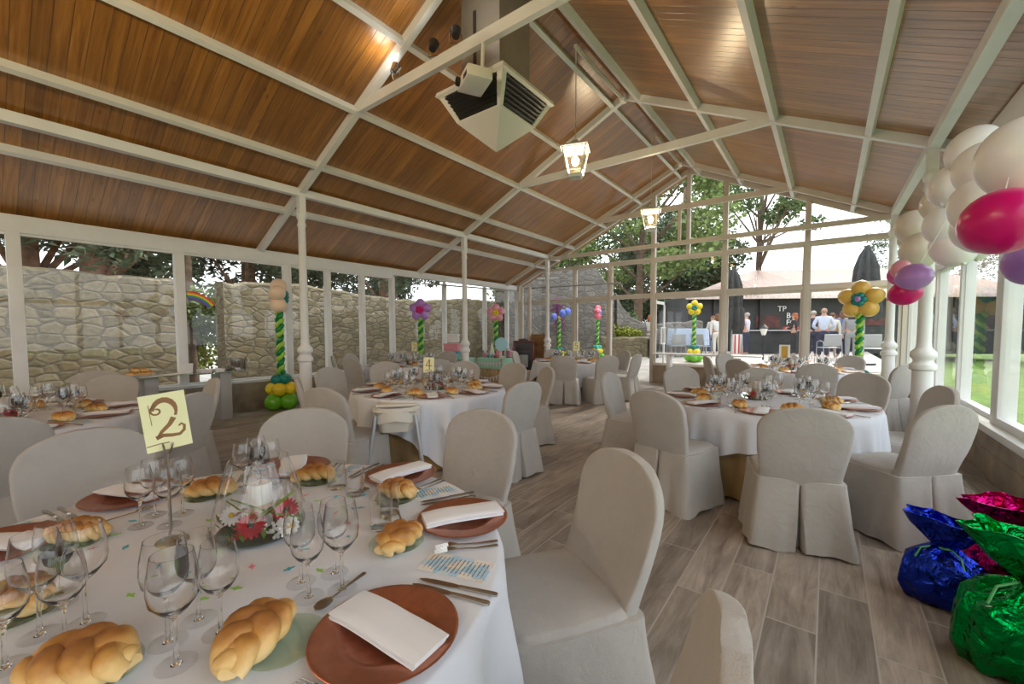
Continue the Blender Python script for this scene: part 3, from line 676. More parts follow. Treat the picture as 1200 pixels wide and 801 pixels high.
for L_, w in G2:
    L_ = sorted(L_, key=lambda p: Vector((p[0], p[1])).length)
    for i, (x, y, bgl) in enumerate(L_):
        put('wine_big' if bgl else 'wine', (x, y, ZT), .3 * i, ORD[i] + ' closest stemmed glass ' + w, 'glass', 'stemmed glasses')
for i, (x, y, w) in enumerate([(-1.24, .868, 'front tumbler of the pair beside the standing roll'), (-1.316, .957, 'rear tumbler of the pair beside the standing roll'), (-1.586, .983, 'front tumbler of the pair behind the candle bowl roll'), (-1.724, .977, 'rear tumbler of the pair behind the candle bowl roll')]):
    put('tumbler', (x, y, ZT), 0, 'clear ' + w, 'tumbler', 'clear tumblers')
# --- the other tables
NS = dict(R=(9, 196), ER=(9, 190), T4=(9, 200), B=(8, 210), F=(9, 200), L=(9, 12))
for tb, (n_, a0) in NS.items():
    c = TAB[tb]; w = 'on ' + TN[tb]; near = tb in ('R', 'T4', 'L'); rnd = random.Random(len(tb) + n_ + int(a0))
    A = [math.radians(a0 + 360 * i / n_) for i in range(n_)]
    order = {i: k for k, i in enumerate(sorted(range(n_), key=lambda i: from_wall(pol(c, .72, A[i]))))}
    gl = []
    for i, a in enumerate(A):
        x, y = pol(c, .735, a); o_ = ORD[order[i]]
        put('charger', (x, y, ZT), a, 'copper charger plate %s, %s counted from the garden wall' % (w, o_), 'plate', 'copper charger plates')
        put('napkin', (x, y, ZT + .0005), a + rnd.uniform(-.35, .35), 'white folded napkin %s, %s from the garden wall' % (w, o_), 'napkin', 'folded white napkins')
        q = pol(c, .58, a - .30); put('side_plate', (*q, ZT), 0, 'pale green glass side plate %s, %s from the garden wall' % (w, o_), 'side plate', 'green glass side plates')
        put('bread%d' % (i % 3), (*q, ZT + .006), a + rnd.uniform(-1.2, 1.2), 'braided bread roll %s, %s from the garden wall' % (w, o_), 'bread', 'braided bread rolls', 1.1)
        for j, (da, rr) in enumerate(((.02, .43), (.17, .40), (.11, .49))):
            gl.append(('wine' if j else 'wine_big', *pol(c, rr + rnd.uniform(-.02, .02), a + da + rnd.uniform(-.04, .04))))
        if i % 3 == 1: gl.append(('tumbler', *pol(c, .52, a - .1)))
        if near:
            q = pol(c, .80, a + .25); put('knife', (*q, ZT + .001), a + PI + .1, 'steel knife %s, %s from the garden wall' % (w, o_), 'knife', 'table knives')
            q = pol(c, .79, a - .24); put('fork', (*q, ZT + .001), a + PI, 'steel fork %s, %s from the garden wall' % (w, o_), 'fork', 'table forks')
            if i % 2 == 0:
                q = pol(c, .76, a + .36); put('menu', (*q, ZT), a + .1, 'printed menu card %s, beside the %s plate from the garden wall' % (w, o_), 'menu card', 'printed menu cards')
    for k, x, y in gl:
        if k == 'tumbler': put(k, (x, y, ZT), 0, 'clear tumbler among the glasses ' + w, 'tumbler', 'tumblers ' + w)
        else: put(k, (x, y, ZT), x * 3, ('taller' if k == 'wine_big' else 'shorter') + ' stemmed glass among the glasses ' + w, 'glass', ('taller' if k == 'wine_big' else 'shorter') + ' stemmed glasses ' + w)
# --- number cards on steel stands
MT['card'] = plain('yellow_card', (.83, .80, .47), .6, var=.03, vs=6)
MT['card_white'] = plain('white_card', (.82, .81, .78), .6)
MT['ink'] = plain('brown_printed_ink', (.27, .13, .045), .6)
MT['orange_print'] = plain('ochre_print', (.60, .36, .06), .6)
def stroke(b, pts, y, w):
    """a printed stroke: flat ribbon in the xz plane standing just proud of the card face at depth y; w(u) half width"""
    P_ = [Vector((p[0], 0, p[1])) for p in pts]; k = len(P_); R = []
    for i, p in enumerate(P_):
        d = (P_[min(i + 1, k - 1)] - P_[max(i - 1, 0)]).normalized(); n_ = Vector((-d.z, 0, d.x)) * w(i / (k - 1))
        R.append([(p.x + n_.x, y, p.z + n_.z), (p.x - n_.x, y, p.z - n_.z), (p.x - n_.x, y - .0006, p.z - n_.z), (p.x + n_.x, y - .0006, p.z + n_.z)])
    b.rings(R)
def number_card(loc, rz, digit, label, tilt=.05, cw=.118, chh=.185, rod=.30, white=False):
    t = thing('table_number_stand', label, 'table number', loc, rz, 'table number stands')
    MB().lathe([(0, .0), (.046, .0), (.048, .002), (.044, .006), (.012, .009), (.006, .014)], 28, cap=False).build('base', 'steel', t)
    b = MB().tube([(0, 0, .008), (0, 0, rod)], .0042, 10)
    b.build('rod', 'steel', t)
    b = MB()
    for s in (-1, 1):   # curled clip
        q = [(s * (.004 + .022 * u) * math.cos(u * 1.2) if True else 0, -.012 * math.sin(u * 2.6), rod - .002 + .034 * math.sin(u * 2.2)) for u in [i / 10 for i in range(11)]]
        b.tube(q, .0028, 8)
    b.build('clip', 'steel', t)
    R = Matrix.Rotation(tilt, 3, 'Y'); cz = rod + .012 + chh / 2
    cd = MB().box((0, .004, 0), (cw, .0025, chh)).build('card', 'card_white' if white else 'card', t); cd.location = (0, 0, cz); cd.rotation_euler = (0, tilt, 0)
    b = MB(); S = cw / .118; y0 = .0025
    if digit == '2':
        sp = []
        for i in range(15):   # inner curl then the bowl, diagonal and foot
            a = math.radians(560 - 380 * i / 14 - 90); r = .004 + .010 * i / 14; sp.append((-.016 + r * math.cos(a), .040 + r * math.sin(a)))
        arc = [(.0 + .024 * math.cos(math.radians(d)), .036 + .030 * math.sin(math.radians(d))) for d in range(170, -50, -20)]
        stroke(b, sp, y0, lambda u: .0022); stroke(b, arc, y0, lambda u: .003 + .004 * math.sin(PI * min(1, u * 1.1)))
        stroke(b, [(.0165, .016), (.006, .0), (-.012, -.016), (-.022, -.030)], y0, lambda u: .006 - .003 * u)
        stroke(b, [(-.025, -.030), (-.010, -.026), (.008, -.030), (.024, -.031), (.034, -.022), (.036, -.010), (.030, -.004), (.024, -.009)], y0, lambda u: .0052 - .003 * u)
        stroke(b, [(-.030, .058), (-.029, .005)], y0, lambda u: .0007)
        stroke(b, [(-.046, -.048), (-.02, -.046), (.0, -.047)], y0, lambda u: .0012)
    elif digit == '4':
        stroke(b, [(.004, .058), (-.012, .025), (-.026, .0)], y0, lambda u: .0035); stroke(b, [(-.028, .0), (0, .004), (.028, .0)], y0, lambda u: .0035); stroke(b, [(.006, .06), (.006, .02), (.005, -.03)], y0, lambda u: .0045)
        stroke(b, [(-.03, -.045), (-.012, -.032), (.0, -.045), (.012, -.032), (.03, -.045)], y0, lambda u: .0025)
    elif digit == '1':
        stroke(b, [(-.012, .035), (.004, .055), (.004, -.03)], y0, lambda u: .005); stroke(b, [(-.018, -.032), (.024, -.032)], y0, lambda u: .004)
    elif digit == 'picture':
        b.box((0, y0 - .0008, -.005), (.055, .0012, .12)); b.box((0, y0 - .0012, -.075), (.03, .0012, .012))
    elif digit == '5':
        stroke(b, [(.018, .055), (-.014, .055), (-.017, .018), (.006, .022), (.021, .0), (.006, -.026), (-.02, -.02)], y0, lambda u: .005)
    else:
        stroke(b, [(-.02, .04), (.0, .055), (.02, .04), (.0, .012), (.02, -.008), (.0, -.028), (-.022, -.016)], y0, lambda u: .005)
    o = b.build('printed_number', 'orange_print' if white else 'ink', cd, ang=30); o.scale = (S * 1.25, 1, S * 1.25); o.location.z = -.012
    return t
def face_cam(x, y): return math.atan2(y, x) + PI / 2 + PI   # front (-y) toward the camera
def cardrz(x, y, off=0): return math.atan2(-y, -x) + PI / 2 + off
number_card((-1.709, .389, ZT), cardrz(-1.709, .389, .15), '2', 'yellow card with a curly brown 2 on a steel rod stand', -.10)
number_card((-3.98, 3.52, ZT), cardrz(-3.98, 3.52), '4', 'yellow card with a brown 4 on a steel stand on the middle table', .03, .13, .19, .16)
number_card((-6.95, 5.75, ZT), cardrz(-6.95, 5.75, -.7), '3', 'small yellow number card seen obliquely on the table by the garden wall side', .05, .13, .19, .25)
number_card((-4.72, 8.75, ZT), cardrz(-4.72, 8.75), '5', 'small yellow number card on the table by the open courtyard door', .0, .15, .22, .2)
number_card((-.62, 9.1, ZT), cardrz(-.62, 9.1), 'picture', 'white card with an ochre print standing before the end window', .0, .17, .23, .18, True)
# --- centrepieces
MT['red_petal'] = plain('red_gerbera_petals', (.52, .012, .03), .6, var=.3, vs=30)
MT['white_petal'] = plain('white_daisy_petals', (.85, .85, .83), .6)
MT['yellow_eye'] = plain('yellow_flower_eye', (.75, .50, .02), .7)
MT['dark_eye'] = plain('dark_flower_eye', (.09, .05, .04), .8)
MT['green_stem'] = plain('green_leaf_blades', (.17, .27, .045), .55, var=.3, vs=20)
MT['raffia'] = plain('natural_raffia', (.62, .44, .25), .8)
MT['heather'] = plain('purple_pink_heather', (.32, .06, .10), .8, var=.4, vs=60)
MT['soil_green'] = plain('floral_moss', (.045, .075, .025), .9, var=.4, vs=40, bs=.6, bscale=90)
def flower(parent, c, r, np_, mat, eye, nrm, rows=2):
    nrm = Vector(nrm).normalized(); q = nrm.to_track_quat('Z', 'Y').to_matrix(); b = MB()
    for row in range(rows):
        n_ = np_; rr = r * (1 - .25 * row)
        for i in range(n_):
            a = 2 * PI * (i + .5 * row) / n_; u = Vector((math.cos(a), math.sin(a), 0)); v = Vector((-u.y, u.x, 0)); w = rr * 2.4 / n_
            pts = [[u * rr * .2 + v * s * w * .4 + Vector((0, 0, .004 * row)) for s in (-1, 1)], [u * rr * .65 + v * s * w + Vector((0, 0, .10 * rr + .004 * row)) for s in (-1, 1)], [u * rr * .97 + v * s * w * .5 + Vector((0, 0, .02 * rr + .004 * row)) for s in (-1, 1)]]
            V = [[b.b.verts.new(Vector(c) + q @ p) for p in ln] for ln in pts]
            for A_, B_ in zip(V, V[1:]): b.b.faces.new((A_[0], A_[1], B_[1], B_[0]))
    f = b.build('flower', mat, parent, ang=80)
    MB().ball(Vector(c) + nrm * .006, (r * .24, r * .24, r * .12), 12, 8, q).build('flower_eye', eye, f)
def centrepiece(loc, rz, label, full=False, tall=False):
    t = thing('candle_centrepiece', label, 'centrepiece', loc, rz, 'glass candle centrepieces')
    MB().lathe([(0, .0), (.10, .0), (.128, .010), (.130, .014), (.10, .02), (0, .024)], 36, cap=False).build('dish', 'soil_green', t)
    if tall: prof = [(.10, .004), (.135, .012), (.145, .03), (.137, .09), (.115, .18), (.09, .26), (.0885, .26), (.113, .18), (.135, .09), (.143, .03), (.134, .014)]
    else: prof = [(.10, .004), (.135, .012), (.15, .05), (.16, .10), (.15, .15), (.115, .185), (.08, .205), (.079, .204), (.113, .183), (.148, .149), (.158, .10), (.148, .05)]
    MB().lathe(prof, 48, cap=False).build('glass_bowl', 'glassware', t, ang=60)
    cd = MB().lathe([(0, .02), (.036, .02), (.037, .024), (.0375, .165), (.034, .172), (.02, .168), (0, .166)], 28, cap=False).build('candle', 'wax', t, ang=50)
    MB().tube([(0, 0, .166), (.003, 0, .176), (.008, .002, .182)], .0015, 6).build('wick', 'dark_eye', cd)
    MB().lathe([(.0385, .07), (.040, .075), (.040, .1), (.0385, .105)], 28, cap=False).build('raffia_band', 'raffia', cd)
    rnd = random.Random(int(loc[0] * 100))
    b = MB()
    for i in range(46 if full else 26):
        a = rnd.uniform(0, 6.28); r = rnd.uniform(.06, .125); p = Vector((r * math.cos(a), r * math.sin(a), .02)); d = Vector((math.cos(a + rnd.uniform(-1, 1)) * .03, math.sin(a) * .03, rnd.uniform(.02, .05))); v = Vector((-d.y, d.x, 0)).normalized() * .008
        b.face([p - v * .3, p + d * .5 - v, p + d, p + d * .5 + v])
    b.build('greenery', 'green_stem', t)
    if full:
        # flowers seen toward the camera side
        k = Matrix.Rotation(-rz, 3, 'Z'); rx = k @ Vector(rt); toc = k @ Vector((1.43, -.53, .75)).normalized()
        P_ = lambda s, d_, z: tuple(rx * s + Vector((toc.x, toc.y, 0)) * d_ + Vector((0, 0, z)))
        flower(t, P_(-.035, .10, .055), .048, 16, 'red_petal', 'dark_eye', toc + Vector((0, 0, .5))); flower(t, P_(.085, .03, .085), .043, 20, 'red_petal', 'dark_eye', toc * 1.0 + rx * .2)
        flower(t, P_(-.06, .03, .08), .034, 18, 'red_petal', 'dark_eye', Vector((0, 0, 1)) - rx * .5); flower(t, P_(-.055, .105, .02), .036, 14, 'red_petal', 'dark_eye', toc)
        flower(t, P_(-.098, .055, .075), .036, 15, 'white_petal', 'yellow_eye', toc - rx * .2, 1); flower(t, P_(.085, .085, .05), .036, 12, 'white_petal', 'yellow_eye', toc + rx * .2, 1)
        b = MB()
        for i in range(34): b.ball(P_(rnd.uniform(.01, .09), rnd.uniform(.08, .125), rnd.uniform(.02, .07)), .0055, 8, 6)
        b.build('white_gypsophila', 'white_petal', t)
        b = MB()
        for s0, z0, s1, z1 in ((-.10, .135, .13, .075), (.115, .165, -.07, .05), (.11, .16, -.05, .045), (-.115, .13, -.03, .09)):
            b.tube([P_(s0, .07, z0), P_((s0 + s1) / 2, .115, (z0 + z1) / 2 + .006), P_(s1, .09, z1)], .0026, 6)
        b.build('grass_blades', 'green_stem', t)
    else:
        for i in range(4):
            a = rnd.uniform(0, 6.28); flower(t, (.085 * math.cos(a), .085 * math.sin(a), .055), .036, 14, 'red_petal' if i < 3 else 'heather', 'dark_eye', (math.cos(a), math.sin(a), .8), 1)
    return t
centrepiece((-1.555, .60, ZT), 0, 'glass bowl with white candle, red gerberas and white daisies on the number 2 table', True, True)
centrepiece((-.56, 4.85, ZT), 1, 'low glass globe with candle and heather on the gift bag table')
centrepiece((-3.72, 3.4, ZT), 2, 'glass bowl with candle and a red flower beside the number 4 card')
centrepiece((-.50, 8.8, ZT), 3, 'glass bowl with red and pink flowers on the end window table')
centrepiece((-6.83, 5.55, ZT), 4, 'tall flared glass with a red flower on the table by the garden wall side', False, True)
centrepiece((-4.75, 8.3, ZT), 5, 'glass bowl with a small red flower on the open door table')
centrepiece((-5.2, .16, ZT), 6, 'tall glass bowl with red flowers at the photo edge on the buffet-side table', False, True)
# --- coloured confetti on the number 2 table
for nm, col in (('turquoise', (.02, .42, .55)), ('lime', (.30, .60, .12)), ('pink', (.80, .25, .35))): MT['conf_' + nm] = plain(nm + '_confetti', col, .5)
rnd = random.Random(5); cm = {}
for nm in ('turquoise', 'lime', 'pink'):
    b = MB(); b.prism([(-.014, -.002), (-.006, -.003), (0, -.009), (.003, -.003), (.015, -.001), (.015, .002), (.004, .003), (.002, .009), (-.005, .003), (-.014, .002)], 0, .0012); cm[nm] = b.build('table_confetti', 'conf_' + nm)
seen = set()
spots = [(150, 590), (145, 605), (137, 612), (148, 625), (168, 662), (180, 652), (172, 676), (183, 650), (230, 690), (236, 700), (218, 672), (278, 700), (290, 672), (330, 673), (240, 612), (328, 656), (372, 671), (332, 590), (370, 590), (384, 587), (396, 586), (360, 595), (372, 612), (390, 605), (420, 613), (423, 616), (430, 592), (415, 618), (375, 636), (384, 606)]
CONF = [(-2.02, .35), (-1.93, .29), (-1.86, .23), (-1.79, .29), (-1.5, .28), (-1.56, .31), (-1.45, .24), (-1.6, .30), (-1.32, .35), (-1.28, .35), (-1.4, .36), (-1.26, .42), (-1.34, .49), (-1.24, .55), (-1.8, .52), (-1.28, .62), (-1.16, .6), (-1.75, .85), (-1.62, .92), (-1.6, .97), (-1.55, 1.0), (-1.65, .85), (-1.48, .83), (-1.45, .92), (-1.30, .88), (-1.27, .86), (-1.42, .98), (-1.36, .82), (-1.33, .72), (-1.5, .9), (-1.24, .74), (-1.1, .45)]
for i, (x, y) in enumerate(CONF):
    nm = ('turquoise', 'lime', 'pink', 'turquoise', 'lime')[i % 5]
    o = cm[nm] if nm not in seen else dup(cm[nm]); seen.add(nm); o.location = (x, y, ZT); o.rotation_euler.z = rnd.uniform(0, 6); o.scale = (1.1,) * 3
    tag(o, nm + ' fish-shaped confetti piece scattered on the number 2 table', 'confetti', nm + ' confetti on the number 2 table')
# ------------------------------------------------------------ courtyard, garden and trees
GZ = .42
stone_wall('stone_wall', [(-10.4, 12.8), (-9.6, 14.6), (-8.9, 15.0)], -.1, 3.6, .6, 'stone_grey', 3, 'high grey rubble wall joining the ruined tower in the courtyard')
stone_wall('stone_tower_wall', [(-9.7, 14.85), (-8.35, 15.5), (-7.0, 16.15)], .2, lambda u: 4.0 - 1.1 * max(0, u - .75) / .25, .7, 'stone_grey', 4, 'stub of a ruined stone tower behind the red-pink balloons')
stone_wall('stone_wall', [(-7.0, 16.15), (-6.45, 16.9), (-5.75, 17.7), (-4.95, 18.5), (-4.4, 19.1)], .2, lambda u: 2.85 - 1.1 * min(1, u / .3) ** .6 + .25 * max(0, u - .6), .5, 'stone_grey', 5, 'grey rubble wall sweeping down from the ruined tower')
stone_wall('planter_wall', [(-7.2, 15.4), (-5.35, 16.1)], .2, 1.2, .5, 'stone', 6, 'low rubble planter wall in the courtyard beside the black loudspeaker')
MT['slate'] = plain('dark_slate_facade', (.028, .031, .034), .6, var=.3, vs=1.5)
MT['roof_tile'] = plain('pinkish_roof_tiles', (.66, .54, .49), .8, var=.15, vs=6)
MT['sign_white'] = plain('white_lettering', (.8, .8, .78), .6)
MT['black'] = plain('black_plastic', (.018, .018, .02), .45)
MT['dark_fabric'] = plain('charcoal_parasol_fabric', (.045, .048, .05), .85, var=.3, vs=8)
MT['skin'] = plain('skin', (.52, .30, .22), .55)
MT['grey_metal'] = plain('grey_powder_coated_metal', (.36, .37, .39), .5)
MT['blue_cloth'] = cloth_mat('pale_blue_tablecloth', (.50, .60, .78), .03, .1)
MT['red'] = plain('red_plastic', (.60, .04, .03), .5)
MT['banner_red'] = plain('faded_red_banner', (.10, .03, .028), .7, var=.6, vs=3)
# the tiled building
A = Vector((-5.4, 21.2, 0)); B = Vector((7.5, 29.2, 0)); D = (B - A).normalized(); Nn = Vector((-D.y, D.x, 0)); Lb = (B - A).length
t = thing('courtyard_building', 'long low building with pinkish tiled roof and dark facade beyond the courtyard', 'building')
def wp(s, d, z): return A + D * s + Nn * d + Vector((0, 0, z))
b = MB(); R = [[wp(s, 0, GZ - .1), wp(s, 0, 3.1), wp(s, 7, zr_), wp(s, 8.4, zq_), wp(s, 8.4, GZ - .1)] for s, zr_, zq_ in ((0, 3.1, 3.1), (6.4, 5.0, 4.5), (Lb, 5.0, 4.5))]; b.rings(R); b.build('wall', 'slate', t)
b = MB(); k = 92; R = []   # corrugated tile roof
for i in range(k * 4 + 1):
    s = -.3 + (Lb + .6) * i / (k * 4); h = .055 * math.sin(i * PI / 2)
    s1 = max(s, 2.9 + .002 * i); s2 = max(s, 6.2 + .002 * i)   # hipped end
    R.append([wp(s, -.6, 3.0 + h), wp(s1, 3.2, 4.1 + h), wp(s2, 7, 5.15 + h), wp(s2, 7, 5.05), wp(s1, 3.2, 3.98), wp(s, -.6, 2.88)])
b.rings(R); b.build('roof', 'roof_tile', t, ang=80)
b = MB()
for i in range(7):
    s = 1.2 + i * 2.1; q = [wp(s + .04 * c, -.05, 0) for c in (-1, 1)]; b.prism([(wp(s - .06, -.03, 0)).xy, (wp(s + .06, -.03, 0)).xy, (wp(s + .06, -.13, 0)).xy, (wp(s - .06, -.13, 0)).xy], GZ, 3.05)
b.build('veranda_frame', 'black', t)
for (s0, s1, z0, z1) in ((3.1, 4.2, 1.55, 2.1), (5.6, 7.3, 1.7, 2.15), (7.9, 9.0, 1.65, 2.0)):
    MB().prism([wp(s0, -.02, 0).xy, wp(s1, -.02, 0).xy, wp(s1, -.05, 0).xy, wp(s0, -.05, 0).xy], z0, z1).build('red_banner', 'banner_red', t)
def text(s, z, txt, size):
    cu = bpy.data.curves.new('lettering', 'FONT'); cu.body = txt; cu.size = size; cu.extrude = .004; cu.materials.append(MT['sign_white'])
    tmp = bpy.data.objects.new('lettering', cu); C.collection.objects.link(tmp); dg = bpy.context.evaluated_depsgraph_get(); me = bpy.data.meshes.new_from_object(tmp.evaluated_get(dg)); bpy.data.objects.remove(tmp)
    o = bpy.data.objects.new('lettering', me); C.collection.objects.link(o); o.parent = t
    X = D; Y = Vector((0, 0, 1)); Z = X.cross(Y); Mx = Matrix((X, Y, Z)).transposed().to_4x4(); Mx.translation = wp(s, -.08, z); o.matrix_world = Mx; return o
text(4.05, 2.32, 'TP', .36); text(4.45, 2.0, 'B', .36); text(4.45, 1.68, 'FO', .36)
# parasols
def parasol(x, y, top, label):
    t = thing('closed_parasol', label, 'parasol', (x, y, GZ), 0, 'closed parasols')
    MB().lathe([(.30, 0), (.30, .06), (.05, .08), (.03, .12)], 20).build('base', 'black', t); MB().tube([(0, 0, .1), (0, 0, top - GZ)], .025, 10).build('pole', 'grey_metal', t)
    R = []; h = top - GZ
    for i, (z, r) in enumerate([(h + .02, .02), (h - .03, .05), (h - .25, .15), (h - .6, .24), (h - 1.0, .27), (h - 1.35, .24), (h - 1.42, .30), (h - 1.9, .33), (h - 2.1, .30)]):
        R.append([(r * (1 + .22 * math.sin(8 * a + .3 * i)) * math.cos(a), r * (1 + .22 * math.sin(8 * a + .3 * i)) * math.sin(a), z) for a in [2 * PI * j / 64 for j in range(64)]])
    MB().rings(R).build('canopy', 'dark_fabric', t); return t
parasol(-2.6, 15.8, 3.55, 'closed dark parasol beside the airy tree'); parasol(.84, 15.86, 3.85, 'closed dark parasol above the ochre balloon flower')
# open door leaf
t = thing('garden_door', 'white glazed door leaf standing open into the courtyard', 'door', (-3.86, 11.72, 0))
b = MB(); b.box((0, .03, 1.16), (.04, .07, 2.2)); b.box((0, .80, 1.16), (.04, .07, 2.2)); b.box((0, .415, .12), (.04, .84, .14)); b.box((0, .415, 2.23), (.04, .84, .08)); b.build('door_frame', 'paint', t)
MB().face([(0, .06, .18), (0, .77, .18), (0, .77, 2.2), (0, .06, 2.2)]).build('pane', 'pane', t)
b = MB()
for z in (1.06, 1.52): b.box((.05, .58, z), (.03, .38, .035))
for y in (.41, .76): b.box((.05, y, 1.29), (.03, .035, .48))
b.build('pull_handle', 'paint', t)
# garden furniture
def armchair(x, y, rz, label):
    t = thing('garden_armchair', label, 'chair', (x, y, GZ), rz, 'grey metal garden armchairs'); b = MB()
    for sx in (-1, 1):
        MB().tube([(sx * .27, .25, 0), (sx * .26, .24, .62), (sx * .26, .0, .66), (sx * .26, -.24, .62), (sx * .27, -.28, 0)], .013, 8).build('side_frame', 'grey_metal', t)
    MB().box((0, .0, .43), (.5, .46, .03), bev=.01).build('seat', 'grey_metal', t); MB().box((0, -.25, .68), (.5, .025, .4), Matrix.Rotation(.15, 3, 'X'), bev=.008).build('backrest', 'grey_metal', t)
armchair(-4.55, 16.3, .6, 'grey garden armchair in front of the pale blue table'); armchair(-3.75, 16.6, -.3, 'grey garden armchair beside the yellow balloon flower stem')
armchair(.05, 17.6, .4, 'grey garden armchair in front of the man in the light blue shirt'); armchair(1.15, 17.4, -.2, 'grey garden armchair behind the ochre balloon stem')
t = thing('garden_table', 'courtyard table under a pale blue cloth', 'table', (-4.35, 17.1, GZ), .64)
MB().box((0, 0, 1.06), (1.3, .75, .04)).build('tabletop', 'wood_top', t)
for sx in (-1, 1):
    for sy in (-1, 1): MB().box((sx * .58, sy * .3, .52), (.05, .05, 1.04)).build('leg', 'grey_metal', t)
b = MB(); R = []
for z, k_ in ((1.087, .2), (1.087, .97), (1.075, 1.0), (.8, 1.02), (.45, 1.04)):
    R.append([(.68 * k_ * math.copysign(abs(math.cos(a)) ** .3, math.cos(a)) * (1 + (.02 * math.sin(14 * a) if z < 1 else 0)), .41 * k_ * math.copysign(abs(math.sin(a)) ** .3, math.sin(a)) * (1 + (.02 * math.sin(14 * a) if z < 1 else 0)), z) for a in [2 * PI * j / 96 for j in range(96)]])
c = MB().rings(R, cap1=False).build('tablecloth', 'blue_cloth'); c.location = (-4.35, 17.1, GZ); c.rotation_euler.z = .64; tag(c, 'pale blue cloth over the courtyard table', 'tablecloth')
t = thing('loudspeaker', 'black wheeled loudspeaker beside the low planter wall', 'loudspeaker', (-5.1, 15.3, GZ), .55)
MB().box((0, 0, .36), (.36, .30, .68), bev=.03).build('cabinet', 'black', t); MB().box((0, -.155, .40), (.3, .015, .5), bev=.005).build('speaker_grille', 'slate', t); MB().tube([(-.12, .1, .66), (-.12, .1, .78), (.12, .1, .78), (.12, .1, .66)], .012, 8).build('handle', 'black', t)
t = thing('buffet_table', 'grey bar counter in front of the dark facade', 'counter', (-1.75, 20.9, GZ), .55)
MB().box((0, 0, 1.0), (2.4, .6, .05), bev=.01).build('worktop', 'grey_metal', t); MB().box((0, .05, .5), (2.3, .45, .95)).build('front_panel', 'slate', t)
tag(MB().box((0, 0, .06), (.5, .3, .13), bev=.015).build('red_crate', 'red', loc=(-1.25, 21.1, GZ + 1.03), rz=.55), 'red crate on the bar counter', 'crate')
for i, x in enumerate((-3.15, -2.85)):
    t = thing('drinks_crate', ('outer' if i else 'inner') + ' striped red and white drinks box beside the bar man', 'box', (x, 20.2 + i * .2, GZ), .55, 'striped drinks boxes')
    MB().box((0, 0, .42), (.26, .26, .84), bev=.01).build('carton', 'card_white', t); b = MB()
    for q in (-.09, .07): b.box((q, -.133, .42), (.06, .006, .82))
    b.build('red_stripe', 'red', t)
MT['lamp_white'] = plain('opal_lamp_glass', (.8, .8, .76), .4)
def garden_lantern(x, y, h, label, mat='lamp_white'):
    t = thing('garden_lantern', label, 'lamp', (x, y, GZ if y > 13 else 0), 0, 'garden lanterns')
    MB().tube([(0, 0, 0), (0, 0, h)], .025, 10).build('post', 'black', t); b = MB()
    MB().lathe([(.06, h), (.12, h + .22), (.0, h + .22)], 6).build('lamp_glass', mat, t); MB().lathe([(.14, h + .22), (.15, h + .24), (.06, h + .34), (.02, h + .36), (.02, h + .4), (0, h + .41)], 6).build('lamp_cap', 'black', t)
garden_lantern(-1.75, 16.6, .85, 'black garden lantern with white glass standing before the dark facade')
